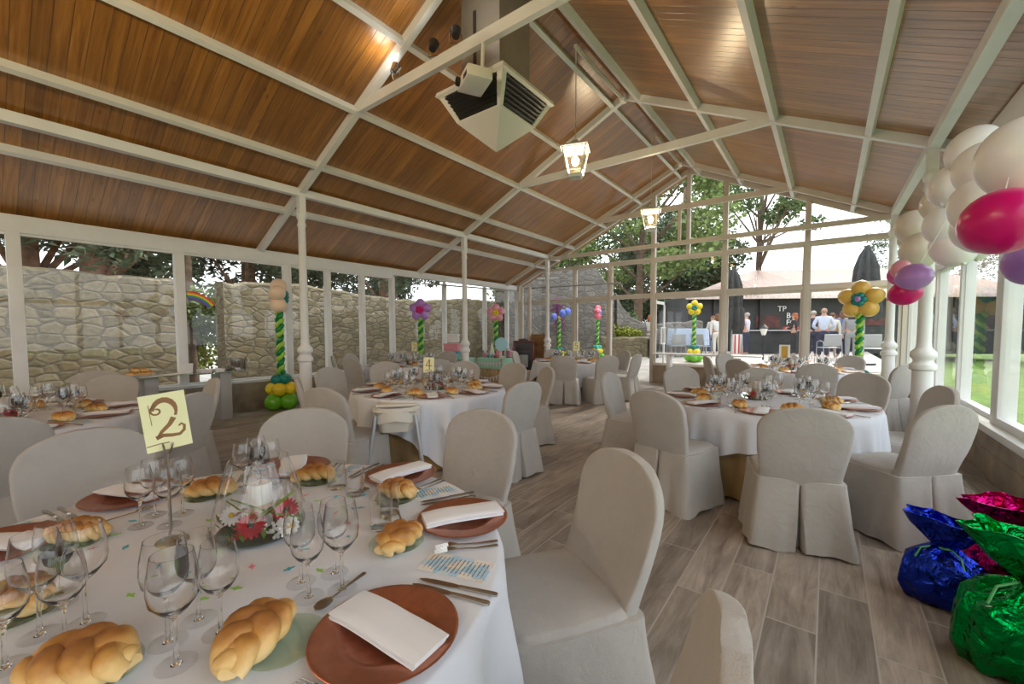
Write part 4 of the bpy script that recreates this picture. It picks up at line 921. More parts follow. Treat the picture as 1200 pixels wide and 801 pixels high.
# people
def person(x, y, rz, label, top, bottom, hair, h=1.7, skirt=False, longhair=False, arms='down'):
    t = thing('person', label, 'person', (x, y, GZ), rz, 'party guests in the courtyard'); k = h / 1.7
    hand = {'down': ((.23, .02, .78), (.24, .0, 1.08)), 'front': ((.10, .26, 1.12), (.23, .06, 1.10)), 'hip': ((.14, .12, .98), (.30, -.04, 1.12))}[arms]
    def skin(name, V, E, Rr, mat, par):
        me = bpy.data.meshes.new(name); me.from_pydata([Vector(v) * k for v in V], E, []); o = bpy.data.objects.new(name, me); C.collection.objects.link(o); o.parent = par
        s = o.modifiers.new('skin', 'SKIN'); s.use_smooth_shade = True; me.skin_vertices[0].data[0].use_root = True
        for i, r in enumerate(Rr): me.skin_vertices[0].data[i].radius = (r[0] * k, r[1] * k)
        u = o.modifiers.new('sub', 'SUBSURF'); u.levels = 1; u.render_levels = 1; me.materials.append(MT[mat]); return o
    V = [(0, 0, .95), (0, 0, 1.15), (0, 0, 1.38), (0, 0, 1.48), (0, .015, 1.60), (0, .01, 1.69)]; E = [(0, 1), (1, 2), (2, 3), (3, 4), (4, 5)]; Rr = [(.15, .11), (.14, .10), (.16, .10), (.055, .055), (.078, .095), (.06, .07)]
    for s in (-1, 1):
        i = len(V); V += [(s * .17, 0, 1.40), (s * hand[1][0], hand[1][1], hand[1][2]), (s * hand[0][0], hand[0][1], hand[0][2]), (s * (hand[0][0] - .01), hand[0][1] + .05, hand[0][2] - .07)]; E += [(2, i), (i, i + 1), (i + 1, i + 2), (i + 2, i + 3)]; Rr += [(.055, .055), (.042, .042), (.03, .03), (.032, .02)]
        i = len(V); V += [(s * .09, 0, .88), (s * .10, .01, .48), (s * .10, -.02, .08), (s * .11, .11, .035)]; E += [(0, i), (i, i + 1), (i + 1, i + 2), (i + 2, i + 3)]; Rr += [(.085, .09), (.06, .062), (.04, .042), (.04, .03)]
    skin('body', V, E, Rr, 'skin', t)
    V = [(0, 0, .90), (0, 0, 1.15), (0, 0, 1.38), (0, 0, 1.44)]; E = [(0, 1), (1, 2), (2, 3)]; Rr = [(.175, .135), (.16, .12), (.175, .115), (.08, .08)]
    for s in (-1, 1):
        i = len(V); V += [(s * .18, 0, 1.40), (s * hand[1][0], hand[1][1], hand[1][2]), (s * (hand[0][0] * .9 + hand[1][0] * .1), hand[0][1] * .8 + hand[1][1] * .2, hand[0][2] * .85 + hand[1][2] * .15)]; E += [(2, i), (i, i + 1), (i + 1, i + 2)]; Rr += [(.07, .07), (.055, .055), (.045, .045)]
    skin('top_garment', V, E, Rr, top, t)
    if skirt: MB().lathe([(.155 * k, 1.02 * k), (.19 * k, .9 * k), (.22 * k, .65 * k), (.235 * k, .46 * k), (.225 * k, .46 * k), (.14 * k, 1.0 * k)], 24, cap=False).build('skirt', bottom, t)
    else:
        V = [(0, 0, 1.0), (0, 0, .93)]; E = [(0, 1)]; Rr = [(.165, .125), (.165, .13)]
        for s in (-1, 1): i = len(V); V += [(s * .095, 0, .84), (s * .10, .01, .48), (s * .10, -.02, .10)]; E += [(1, i), (i, i + 1), (i + 1, i + 2)]; Rr += [(.10, .105), (.08, .08), (.06, .065)]
        skin('trousers', V, E, Rr, bottom, t)
    b = MB(); b.ball((0, -.02 * k, 1.645 * k), (.088 * k, .105 * k, .085 * k), 16, 10)
    if longhair: b.ball((0, -.055 * k, 1.54 * k), (.095 * k, .07 * k, .14 * k), 14, 10)
    b.build('hair', hair, t); b = MB()
    b.ball((0, .105 * k, 1.60 * k), (.014 * k, .02 * k, .02 * k), 8, 6)
    for s in (-1, 1): b.ball((s * .083 * k, .01 * k, 1.605 * k), (.012 * k, .02 * k, .028 * k), 8, 6)
    b.build('nose_and_ears', 'skin', t)
    return t
for nm, col in dict(cl_white=(.72, .70, .68), cl_lblue=(.52, .58, .74), cl_navy=(.03, .035, .07), cl_blue=(.10, .16, .33), cl_grey=(.26, .26, .28), cl_lilac=(.60, .56, .66), cl_black=(.03, .03, .035), cl_cream=(.66, .62, .55), hair_brown=(.16, .075, .04), hair_red=(.36, .11, .05), hair_grey=(.40, .35, .31), hair_dark=(.06, .035, .025), hair_bald=(.45, .27, .2)).items(): MT[nm] = plain(nm.replace('cl_', 'cloth_'), col, .85, var=.1, vs=20)
def prz(x, y, turn=0): return math.atan2(y, x) - PI / 2 + turn
person(-5.70, 16.75, prz(-5.7, 16.9, -.9), 'auburn-haired person in a white top beside the planter wall', 'cl_white', 'cl_cream', 'hair_red', 1.62, longhair=True, arms='front')
person(-3.60, 18.6, prz(-3.7, 18.6, .2), 'person in a cream suit seen from behind near the yellow balloon flower', 'cl_white', 'cl_cream', 'hair_brown', 1.66, longhair=True)
person(-3.95, 19.5, prz(-4, 18.9, 2.6), 'person with long brown hair and blue trousers beside the cream suit', 'cl_cream', 'cl_blue', 'hair_brown', 1.62, longhair=True, arms='front')
person(-2.62, 19.1, prz(-2.7, 19.3, 1.2), 'grey-haired person in a pale lilac shirt before the white lettering', 'cl_lilac', 'cl_navy', 'hair_grey', 1.70, arms='front')
person(-1.05, 19.7, prz(-1.2, 20.4, 1.3), 'person with reddish hair and black top at the bar counter', 'cl_black', 'cl_black', 'hair_red', 1.66, longhair=True, arms='front')
person(-.45, 19.4, prz(-.5, 21, .3), 'person in a dark navy jacket next to the light blue shirt', 'cl_navy', 'cl_navy', 'hair_grey', 1.72, arms='hip')
person(-.12, 18.5, prz(-.2, 19, .1), 'bald person in a light blue shirt seen from behind', 'cl_lblue', 'cl_navy', 'hair_bald', 1.76, arms='hip')
person(.13, 19.3, prz(.1, 19, -.2), 'person in a long white jacket over a dark skirt', 'cl_cream', 'cl_navy', 'hair_brown', 1.62, skirt=True)
person(.42, 19.7, prz(.4, 19, .3), 'curly-haired person behind the grey jacket', 'cl_blue', 'cl_navy', 'hair_brown', 1.7, longhair=True)
person(.66, 18.6, prz(.6, 19, .1), 'person in a grey jacket partly hidden by the ochre balloon stem', 'cl_grey', 'cl_grey', 'hair_dark', 1.68)
# --- plants: a trunk and a crown of many small leaves
def leaves(name, mat, parent, clumps, n_, size, seed, needle=False, up_=.3):
    rnd = random.Random(seed); V = []; Fc = []
    tot = sum(r[0] * r[1] for _, r in clumps)
    for c, r in clumps:
        for i in range(int(n_ * r[0] * r[1] / tot)):
            d = Vector((rnd.gauss(0, 1), rnd.gauss(0, 1), rnd.gauss(0, 1))).normalized() * (rnd.random() ** .45)
            p = Vector((c[0] + d.x * r[0], c[1] + d.y * r[0], c[2] + d.z * r[1])); s = size * rnd.uniform(.6, 1.3)
            a = Vector((rnd.gauss(0, 1), rnd.gauss(0, 1), rnd.gauss(0, .6))).normalized(); q = a.cross(Vector((rnd.gauss(0, 1), rnd.gauss(0, 1), rnd.gauss(0, 1)))).normalized() * s * (.16 if needle else .42)
            k = len(V); V += [p - a * s * .5, p + q, p + a * s * .5 + Vector((0, 0, -.15 * s)), p - q]; Fc.append((k, k + 1, k + 2, k + 3))
    me = bpy.data.meshes.new(name); me.from_pydata(V, [], Fc); me.materials.append(MT[mat]); o = bpy.data.objects.new(name, me); C.collection.objects.link(o)
    if parent: o.parent = parent
    return o
def tree(name, label, x, y, z0, h, rt_, clumps, leafmat, n_, size, bark='bark', seed=1, needle=False, lean=(0, 0), branches=6, group=None):
    t = thing(name, label, 'tree', (x, y, z0), 0, group); rnd = random.Random(seed)
    P_ = [(lean[0] * u * u * h + .05 * math.sin(u * 5 + seed), lean[1] * u * u * h, h * u) for u in [i / 8 for i in range(9)]]
    MB().tube(P_, [rt_ * (1.15 - .8 * i / 8) for i in range(9)], 12).build('trunk', bark, t); b = MB()
    for i in range(branches):
        c, r = clumps[i % len(clumps)]; u = max(.2, min(.95, (c[2] - r[1] * .6) / h * rnd.uniform(.7, 1))); k = P_[min(8, int(u * 8))]
        e = Vector(c) + Vector((rnd.uniform(-.5, .5) * r[0], rnd.uniform(-.5, .5) * r[0], rnd.uniform(-.3, .5) * r[1])); m_ = Vector(k).lerp(e, .5) + Vector((0, 0, .1 * h * rnd.uniform(-.3, .6)))
        b.tube([k, m_, e], [rt_ * .35, rt_ * .22, rt_ * .06], 7)
    b.build('branches', bark, t); leaves('crown', leafmat, t, clumps, n_, size, seed, needle); return t
def blob(n_, R_, zc, hz, r0, seed):
    rnd = random.Random(seed); out = []
    for i in range(n_):
        a = rnd.uniform(0, 6.28); q = R_ * math.sqrt(rnd.random()); z = zc + rnd.uniform(-hz, hz); k = r0 * rnd.uniform(.7, 1.25); out.append(((q * math.cos(a), q * math.sin(a), z), (k, k * .7)))
    return out
# pines behind the garden wall
for i, (x, y, h, rr) in enumerate([(-12.6, .82, 9, .20), (-12.4, 1.75, 9.5, .26), (-14.5, -.6, 9, .22), (-14.8, 3.0, 9, .22), (-13.2, 5.0, 9, .2), (-14.6, 7.2, 9, .22), (-12.9, 9.3, 9, .2), (-15.5, 10.8, 9, .22)]):
    w = ['with a reddish trunk by the photo edge', 'with the widest reddish trunk by the photo edge', 'farther out past the photo edge', 'over the middle of the garden wall', 'over the gap in the garden wall', 'behind the ringed column, beyond the wall', 'past the stone wall, in line with the number 4 card', 'at the far end of the garden wall'][i]
    tree('pine_tree', 'pine tree ' + w, x, y, 0, h, rr, blob(15, 2.0, 3.9, 1.2, .75, i) + blob(6, 1.8, 6.5, 1.5, 1.0, i + 30), 'leaf_pine', 9000, .24, 'bark_red', i, True, group='pines behind the garden wall', branches=10)
tree('garden_tree', 'small leafy tree with a dark trunk in the gap of the garden wall', -11.6, 3.15, 0, 3.6, .13, [((.1, .1, 2.0), (.45, .5)), ((-.2, .3, 1.5), (.4, .4)), ((-.5, .6, 2.2), (.5, .5))], 'leaf_fresh', 1800, .10, seed=3)
def shrub(name, label, x, y, z0, clumps, mat, n_, size, seed, group=None):
    t = thing(name, label, 'shrub', (x, y, z0), 0, group); b = MB(); rnd = random.Random(seed)
    for c, r in clumps:
        for i in range(3): b.tube([(c[0] * .3, c[1] * .3, 0), (c[0] + rnd.uniform(-.3, .3) * r[0], c[1] + rnd.uniform(-.3, .3) * r[0], c[2])], [.015, .006], 6)
    b.build('stems', 'bark', t); leaves('foliage', mat, t, clumps, n_, size, seed); return t
shrub('yellow_shrub', 'yellow-green shrub low in the gap of the garden wall', -12.3, 3.3, 0, [((0, 0, .9), (.7, .5)), ((.2, -.5, 1.3), (.5, .4))], 'leaf_yellow', 1800, .09, 5)
shrub('green_shrub', 'tall green shrub filling the gap behind the small leafy tree', -13.6, 3.6, 0, [((0, 0, 1.2), (1.1, 1.0)), ((0, -.4, 2.1), (.9, .7))], 'leaf_mid', 3000, .11, 6)
t = tree('ivy_tree', 'thick dark trunk with ivy behind the pink balloon flower', -9.55, 12.05, 0, 6.5, .26, [((0, 0, 5.4), (1.6, 1.0)), ((.6, -.4, 4.6), (1.0, .6))], 'leaf_mid', 2600, .14, seed=9)
leaves('ivy', 'leaf_dark', t, [((.1, -.15, z / 4), (.28, .25)) for z in range(1, 12)], 1100, .08, 4)
# trees beyond the courtyard
tree('courtyard_tree', 'big fresh green tree behind the ruined tower with a mossy leaning trunk', -7.4, 20.0, .3, 9.5, .22, [((c[0][0], c[0][1], c[0][2]), c[1]) for c in blob(26, 3.6, 7.0, 2.6, 1.25, 11)] + [((-1.5, 0, 4.0), (1.2, .8)), ((1.6, -.5, 4.2), (1.2, .8))], 'leaf_fresh', 15000, .19, seed=11, lean=(.03, 0), branches=18)
tree('courtyard_tree', 'dense dark evergreen behind the end wall post', -8.2, 31.0, .3, 12, .34, blob(28, 2.9, 6.8, 4.2, 1.6, 12), 'leaf_dark', 15000, .24, seed=12, branches=16)
tree('courtyard_tree', 'dark evergreen filling the space between tower and slate facade', -10.8, 26.8, .3, 9.5, .3, blob(22, 2.2, 4.4, 2.8, 1.3, 13), 'leaf_dark', 12000, .2, seed=13, branches=14)
tree('courtyard_tree', 'mid green tree behind the garden wall end, seen over the ivy trunk', -11.5, 18.5, .3, 9, .28, blob(22, 2.6, 5.2, 2.8, 1.3, 14), 'leaf_mid', 12000, .18, seed=14, branches=14)
tree('airy_tree', 'tall airy tree with open branches against the bright sky', -3.9, 33.4, .3, 14, .22, blob(13, 3.2, 10.6, 2.5, 1.0, 15) + [((2.9, 0, 8.0), (.9, .5)), ((2.0, .3, 9.5), (1.1, .6)), ((3.6, .2, 10.4), (1.0, .5))], 'leaf_mid', 3800, .24, seed=15, lean=(.01, 0), branches=24)
tree('cedar_tree', 'blue-green cedar behind the tiled roof beside the closed parasol', 5.8, 41.6, .3, 12.8, .3, blob(9, 4.1, 5.6, 1.2, 1.6, 16) + blob(9, 3.0, 8.6, 1.2, 1.2, 17) + blob(5, 1.4, 11.6, .8, 1.0, 18), 'leaf_pine', 8000, .26, seed=16, needle=True, branches=16)
shrub('courtyard_shrub', 'bright yellow-green bush on the low planter wall', -6.5, 16.25, GZ, [((0, 0, .85), (.35, .35)), ((.4, .15, .8), (.25, .3)), ((-.4, -.15, .95), (.3, .4))], 'leaf_yellow', 2200, .09, 20)
shrub('green_bush', 'dark green bush growing against the ruined tower', -6.9, 17.4, GZ, [((0, 0, 1.3), (.5, .6)), ((.3, .1, .8), (.5, .5))], 'leaf_mid', 1500, .10, 21)
MT['purple_flower'] = plain('purple_bougainvillea', (.30, .08, .26), .7, var=.3, vs=10)
shrub('flowering_climber', 'purple flowering climber on the high grey wall', -8.75, 14.6, .2, [((0, 0, 2.2), (.25, .4)), ((.15, -.1, 1.5), (.2, .4))], 'purple_flower', 500, .07, 22)
# the lawn side
stone_wall('garden_terrace_wall', [(4.2, 6.5), (4.6, 13), (6.0, 22)], -.1, .75, .4, 'stone', 31, 'low stone terrace wall across the lawn')
for i in range(9):
    x = 5.9 + .25 * i; y = 8.0 + 1.5 * i
    shrub('flower_bush', ORD[i] + ' yellow flowering bush along the lawn wall counted from the hall', x, y, 0, [((0, 0, .75), (.6, .4)), ((.3, .5, .9), (.5, .35))], ('leaf_yellow', 'leaf_mid', 'leaf_fresh')[i % 3], 900, .10, 40 + i, 'bushes along the lawn wall')
for i, (x, y, s) in enumerate([(9.5, 14, 1.0), (10.5, 20, 1.2), (8.4, 27, 1.1), (12.0, 30, 1.3)]):
    tree('garden_tree', ORD[i] + ' lawn tree beyond the window side counted from the hall', x, y, 0, 6.5 * s, .18, blob(12, 2.3 * s, 4.6 * s, 1.3 * s, 1.1 * s, 50 + i), ('leaf_mid', 'leaf_pine')[i % 2], 5200, .19, seed=50 + i, branches=10, group='trees beyond the lawn')
t = thing('carport', 'dark open shed roof beyond the lawn wall', 'shed', (8.2, 17.5, 0), .18)
MB().box((0, 0, 2.35), (4.5, 9, .25), bev=.02).build('roof', 'slate', t); MB().box((2.0, 0, 1.15), (.15, 8.6, 2.3)).build('rear_wall', 'slate', t)
for sy in (-1, 0, 1): MB().box((-2.1, sy * 4.2, 1.13), (.12, .12, 2.26)).build('post', 'black', t)
for i, y in enumerate((9.5, 13.0)): garden_lantern(4.15 + .1 * i, y, .9, ('nearer' if i == 0 else 'farther') + ' black lantern on the lawn before the low terrace wall')
# ------------------------------------------------------------ decorations, heater, lamps, bags
def bal(name, col, var=.0, rough=.3): return plain(name, col, rough, var=var, spec=.5, coat=.15, sub=.35)
for nm, col in dict(b_white=(.87, .88, .885), b_cream=(.74, .70, .62), b_peach=(.86, .66, .48), b_teal=(.0, .22, .20), b_yellow=(.80, .62, .02), b_lime=(.14, .46, .02), b_green=(.0, .22, .05), b_light=(.34, .60, .07), b_purple=(.46, .24, .66), b_violet=(.36, .17, .55), b_pink=(.82, .36, .47), b_red=(.72, .06, .16), b_mag=(.66, .0, .18), b_hot=(.72, .10, .38), b_blue=(.16, .25, .80), b_ochre=(.72, .46, .10), b_turq=(.05, .55, .55), b_coral=(.82, .17, .25)).items(): MT[nm] = bal(nm.replace('b_', 'balloon_'), col)
def balloon(b, c, r, axis=(0, 0, 1), el=1.12, knot=True):
    """one inflated balloon: slightly pear-shaped with a knot"""
    q = Vector(axis).normalized().to_track_quat('Z', 'Y').to_matrix(); t = bmesh.new(); bmesh.ops.create_uvsphere(t, u_segments=24, v_segments=16, radius=1)
    for v in t.verts:
        z = v.co.z; k = 1 - .10 * max(0, -z) ** 1.5; v.co = Vector((v.co.x * k * r, v.co.y * k * r, z * r * el))
    b.add(t, Matrix.Translation(Vector(c)) @ q.to_4x4())
    if knot: b.ball(Vector(c) + q @ Vector((0, 0, -r * el * 1.02)), (r * .10, r * .10, r * .09), 8, 6)
    return b
def one_balloon(parent, name, c, r, mat, axis=(0, 0, 1), el=1.12): return balloon(MB(), c, r, axis, el).build(name, mat, parent, ang=60)
def twist(parent, z0, z1, r, cols, turns, lean=(0, 0)):
    for k, m_ in enumerate(cols):
        P_ = []; n_ = int(turns * 14)
        for i in range(n_ + 1):
            u = i / n_; a = 2 * PI * turns * u + 2 * PI * k / len(cols); P_.append((r * .75 * math.cos(a) + lean[0] * u, r * .75 * math.sin(a) + lean[1] * u, z0 + (z1 - z0) * u))
        MB().tube(P_, [r * (.86 + .14 * math.sin(i * 1.1)) for i in range(n_ + 1)], 9).build('twisted_stem', m_, parent, ang=70)
def flower_head(parent, c, rp, mat, eye, face, n_=5, eye_r=.45, eyes=5):
    """balloon petals in a ring facing a direction"""
    f = Vector(face).normalized(); q = f.to_track_quat('Z', 'Y').to_matrix()
    for i in range(n_):
        a = 2 * PI * (i + .25) / n_; d = q @ Vector((math.cos(a), math.sin(a), 0)); one_balloon(parent, 'petal_balloon', Vector(c) + d * rp * 1.28, rp, mat, d, 1.1)
    for i in range(eyes):
        a = 2 * PI * i / eyes; d = q @ Vector((math.cos(a), math.sin(a), 0)); one_balloon(parent, 'centre_balloon', Vector(c) + d * rp * eye_r + f * rp * .7, rp * eye_r, eye, d, 1.0)
def column_base(parent, s, rows):
    for z, R_, r, n_, m_, ph in rows:
        for i in range(n_):
            a = 2 * PI * i / n_ + ph; one_balloon(parent, 'base_balloon', (R_ * s * math.cos(a), R_ * s * math.sin(a), z * s), r * s, m_, (math.cos(a), math.sin(a), .1), 1.05)
def balloon_column(x, y, z, s, label, head, mat, eye, rows, face=None, stem=('b_green', 'b_light'), top=1.84, knob=None):
    t = thing('balloon_flower_column', label, 'balloon column', (x, y, z), 0, 'balloon flower columns'); column_base(t, s, rows)
    twist(t, .66 * s, top * s, .048 * s, stem, 5.5)
    f = face or (-x, -y, 0)
    head(t, s, mat, eye, f); return t
ROWS = lambda a, b_, c: [(.15, .17, .15, 4, a, .3), (.38, .14, .125, 4, b_, .9), (.56, .09, .095, 4, c, .2)]
def head_front(t, s, mat, eye, f): flower_head(t, (0, 0, 2.06 * s), .125 * s, mat, eye, f)
def head_side(t, s, mat, eye, f):
    f = Vector(f).normalized(); q = Vector((-f.y, f.x, 0)); flower_head(t, Vector((0, 0, 2.08 * s)), .14 * s, mat, eye, q + f * .15, 5)
# by the long window wall
t = balloon_column(-8.08, 3.55, 0, 1.0, 'pearl peach balloon flower column by the long window wall', head_side, 'b_peach', 'b_teal', ROWS('b_lime', 'b_yellow', 'b_teal'))
balloon_column(-8.22, 7.02, 0, .96, 'purple balloon flower column with magenta eye by the long window wall', head_front, 'b_purple', 'b_mag', ROWS('b_lime', 'b_yellow', 'b_teal'), (.6, -.8, 0))
balloon_column(-8.0, 9.75, 0, .96, 'pink balloon flower column with yellow eye at the party table', head_front, 'b_pink', 'b_yellow', ROWS('b_lime', 'b_yellow', 'b_teal'), (.6, -.8, .0))
# outside at the courtyard end
def head_blue(t, s, mat, eye, f):
    f = Vector(f).normalized(); q = Vector((-f.y, f.x, 0))
    for d, z, r in ((-.36, .2, .15), (-.16, .13, .16), (.22, -.02, .15)): one_balloon(t, 'petal_balloon', q * -d * s + Vector((0, 0, (2.0 + z) * s)), r * s, mat, (.3, .2, 1), 1.1)
    one_balloon(t, 'centre_balloon', Vector((0, 0, 1.95 * s)), .06 * s, eye)
balloon_column(-8.05, 13.55, .25, .86, 'blue balloon flower column outside, next to the stove side column', head_blue, 'b_blue', 'b_yellow', ROWS('b_lime', 'b_yellow', 'b_teal'))
balloon_column(-7.0, 14.65, .33, .86, 'coral pink balloon flower column outside, before the ruined tower', head_side, 'b_coral', 'b_blue', ROWS('b_lime', 'b_yellow', 'b_turq'))
balloon_column(-3.59, 14.9, .38, .88, 'yellow balloon flower column outside, beside the open door leaf', head_front, 'b_yellow', 'b_teal', ROWS('b_lime', 'b_yellow', 'b_teal'))
t = balloon_column(.52, 11.1, 0, .98, 'ochre balloon flower column with teal eye inside the end window', lambda t, s, m_, e, f: flower_head(t, (0, 0, 2.10 * s), .17 * s, m_, e, f), 'b_ochre', 'b_teal', ROWS('b_lime', 'b_yellow', 'b_teal'), (-.3, -1, 0))
one_balloon(t, 'bud_balloon', (-.06, -.24, 2.06), .05, 'b_violet')
# balloon garland at the window side
GAR = [(.78, 4.34, 2.70, .15), (.76, 3.86, 2.43, .16), (.71, 4.43, 2.50, .15), (.72, 3.76, 2.19, .15), (.76, 5.24, 2.54, .14), (.65, 5.81, 2.48, .145), (.75, 4.90, 2.31, .15), (.93, 7.00, 2.50, .14), (.80, 4.92, 2.12, .15), (.67, 5.52, 2.19, .15), (.75, 3.25, 2.31, .17), (.82, 3.74, 2.27, .15), (1.02, 5.42, 2.20, .13), (.70, 6.2, 2.42, .13), (.80, 4.15, 2.12, .15)]
for i, (x, y, z, r) in enumerate(GAR):
    rnd = random.Random(i); ax = (rnd.uniform(-.6, .6), rnd.uniform(-.6, .6), 1)
    k = sorted(range(len(GAR)), key=lambda j: -GAR[j][1]).index(i)
    o = one_balloon(None, 'balloon', (0, 0, 0), r, 'b_cream' if i in (4, 5, 9, 13) else 'b_white', ax, 1.15); o.location = (x, y, z)
    tag(o, 'white balloon of the hanging garland, %s counted from the farther column' % ORD[k], 'balloon', 'white garland balloons')
P_ = [(1.2, 7.3, 2.75)] + [g[:3] for g in sorted(GAR, key=lambda g: -g[1])] + [(1.2, 2.6, 2.75)]
tag(MB().tube(P_, .004, 6).build('garland_string', 'card_white'), 'thin string the white balloon garland is tied on', 'string')
for nm, loc, r, m_, ax, lab in (('balloon', (.66, 3.08, 1.97), .155, 'b_mag', (.3, -1, .2), 'big magenta balloon hanging below the white garland'), ('balloon', (1.0, 4.0, 1.86), .14, 'b_violet', (.2, -1, .4), 'violet balloon below the big magenta one'),
                           ('balloon', (.76, 3.27, 2.20), .045, 'b_hot', (0, 0, 1), 'small hot pink balloon above the big magenta one'), ('balloon', (.78, 3.31, 2.13), .055, 'b_pink', (1, 0, .3), 'small light pink balloon above the big magenta one'),
                           ('balloon', (.48, 4.53, 1.74), .098, 'b_mag', (.8, -.3, .4), 'small magenta balloon before the thick white column'), ('balloon', (.50, 4.30, 1.84), .098, 'b_purple', (1, 0, .2), 'purple balloon before the thick white column'),
                           ('balloon', (.46, 4.60, 1.93), .07, 'b_pink', (0, 0, 1), 'pink balloon above the purple one before the thick column'), ('balloon', (.45, 4.72, 1.90), .07, 'b_hot', (.3, .3, 1), 'hot pink balloon tucked behind the purple one before the column')):
    o = one_balloon(None, nm, (0, 0, 0), r, m_, ax); o.location = loc; tag(o, lab, 'balloon')
for a, b_, lab in (((.5, 4.5, 1.84), (.76, 4.6, 2.45), 'thin string holding the purple balloon cluster'), ((.66, 3.08, 2.08), (.74, 3.3, 2.5), 'thin string holding the big magenta balloon'), ((1.0, 4.0, 1.95), (.84, 4.05, 2.4), 'thin string holding the violet balloon'), ((.78, 3.31, 2.12), (.74, 3.4, 2.5), 'thin string holding the small pink balloons')):
    tag(MB().tube([a, ((a[0] + b_[0]) / 2 + .01, (a[1] + b_[1]) / 2, (a[2] + b_[2]) / 2), b_], .003, 6).build('balloon_string', 'card_white'), lab, 'string')
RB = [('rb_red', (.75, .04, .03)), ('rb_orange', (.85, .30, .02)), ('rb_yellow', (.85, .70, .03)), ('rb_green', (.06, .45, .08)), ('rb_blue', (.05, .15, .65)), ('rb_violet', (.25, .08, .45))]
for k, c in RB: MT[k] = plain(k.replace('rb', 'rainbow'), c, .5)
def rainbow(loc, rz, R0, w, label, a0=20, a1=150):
    t = thing('rainbow_arc', label, 'rainbow', loc, rz, 'rainbow decorations')
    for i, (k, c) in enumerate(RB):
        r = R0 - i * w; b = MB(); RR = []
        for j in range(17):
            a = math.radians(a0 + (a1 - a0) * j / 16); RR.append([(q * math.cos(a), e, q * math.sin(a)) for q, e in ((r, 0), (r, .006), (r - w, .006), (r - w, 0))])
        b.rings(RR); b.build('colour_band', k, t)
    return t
rainbow((XWL + .06, 2.30, 1.66), PI / 2 + PI, .46, .022, 'rainbow arc imitating a reflection in the window pane above the glass buffet', 88, 146)  # thin coloured bands stand in for a reflection in the glass
rainbow((.98, 5.65, 2.42), PI / 2, .26, .03, 'small rainbow hanging behind the white garland balloons', 20, 160)
# hanging heater
MT['heater_white'] = plain('white_heater_casing', (.84, .81, .80), .4); MT['duct'] = plain('galvanised_duct', (.34, .32, .29), .45, .5, var=.15, vs=2); MT['dark_grille'] = plain('dark_grille', (.03, .03, .03), .5)
t = thing('heater_unit', 'white four-way air heater hanging from a metal duct at the ridge', 'heater', (-3.32, 4.07, -.155)); t.scale = (1.107,) * 3
def sq(h, z): return [(h, h, z), (-h, h, z), (-h, -h, z), (h, -h, z)]
b = MB(); b.rings([sq(.31, 3.73), sq(.31, 3.72), sq(.01, 3.44)]); b.build('lower_cone', 'heater_white', t)
b = MB(); b.rings([sq(.46, 4.02), sq(.47, 3.98), sq(.44, 3.96), sq(.43, 4.0)]); b.build('upper_rim', 'heater_white', t)
for s in ((1, 1), (-1, 1), (-1, -1), (1, -1)):
    w = .07; b = MB(); p0 = Vector((s[0] * .44, s[1] * .44, 3.97)); p1 = Vector((s[0] * .31, s[1] * .31, 3.725)); i_ = Vector((-s[0] * .012, -s[1] * .012, 0)); ox = Vector((-s[0] * w, 0, 0)); oy = Vector((0, -s[1] * w, 0))
    b.rings([[p0 + ox, p0, p0 + oy, p0 + oy + i_, p0 + i_ * 2, p0 + ox + i_], [p1 + ox * .6, p1, p1 + oy * .6, p1 + oy * .6 + i_, p1 + i_ * 2, p1 + ox * .6 + i_]])
    b.build('corner_bracket', 'heater_white', t, ang=30)
for ax in (0, 1):
    for s in (-1, 1):
        b = MB()
        for k in range(6):
            u = (k + .5) / 6; h = .42 - .12 * u; z = 3.95 - .22 * u; c = (0, s * h, z) if ax == 0 else (s * h, 0, z); R_ = Matrix.Rotation(s * .5 * (1 if ax == 0 else -1), 3, 'X' if ax == 0 else 'Y')
            b.box(c, (h * 2 - .1, .05, .006) if ax == 0 else (.05, h * 2 - .1, .006), R_)
        b.build('louvres', 'dark_grille', t)
MB().rings([sq(.26, 3.74), sq(.30, 4.0)]).build('fan_box', 'dark_grille', t)
MB().rings([sq(.265, 4.0), [(x, y, (RZ(-3.32 + x * 1.107) + .13 + .155) / 1.107) for x, y, _ in sq(.265, 5)]]).build('duct', 'duct', t); MB().box((-.07, -.268, 4.42), (.04, .008, .8)).build('cable_tray', 'dark_grille', t)
# projector under the tie beam
t = thing('projector', 'white projector hanging from the tie beam beside the heater', 'projector', (-3.02, 3.35, 4.06), -.5)
MB().box((0, 0, 0), (.36, .27, .115), bev=.015).build('casing', 'heater_white', t)
b = MB().lathe([(.045, 0), (.045, .035), (.036, .036), (.034, .015), (0, .012)], 24, cap=False); o = b.build('lens', 'black', t); o.location = (-.10, -.135, .01); o.rotation_euler.x = PI / 2
b = MB()
for i in range(5): b.box((.05 + .022 * i, -.137, -.02), (.012, .004, .045))
b.build('vent_slots', 'dark_grille', t); b = MB().tube([(0, .08, .05), (0, .098, .42)], .02, 12); b.box((0, .02, .064), (.12, .12, .015)); b.build('mount', 'heater_white', t)
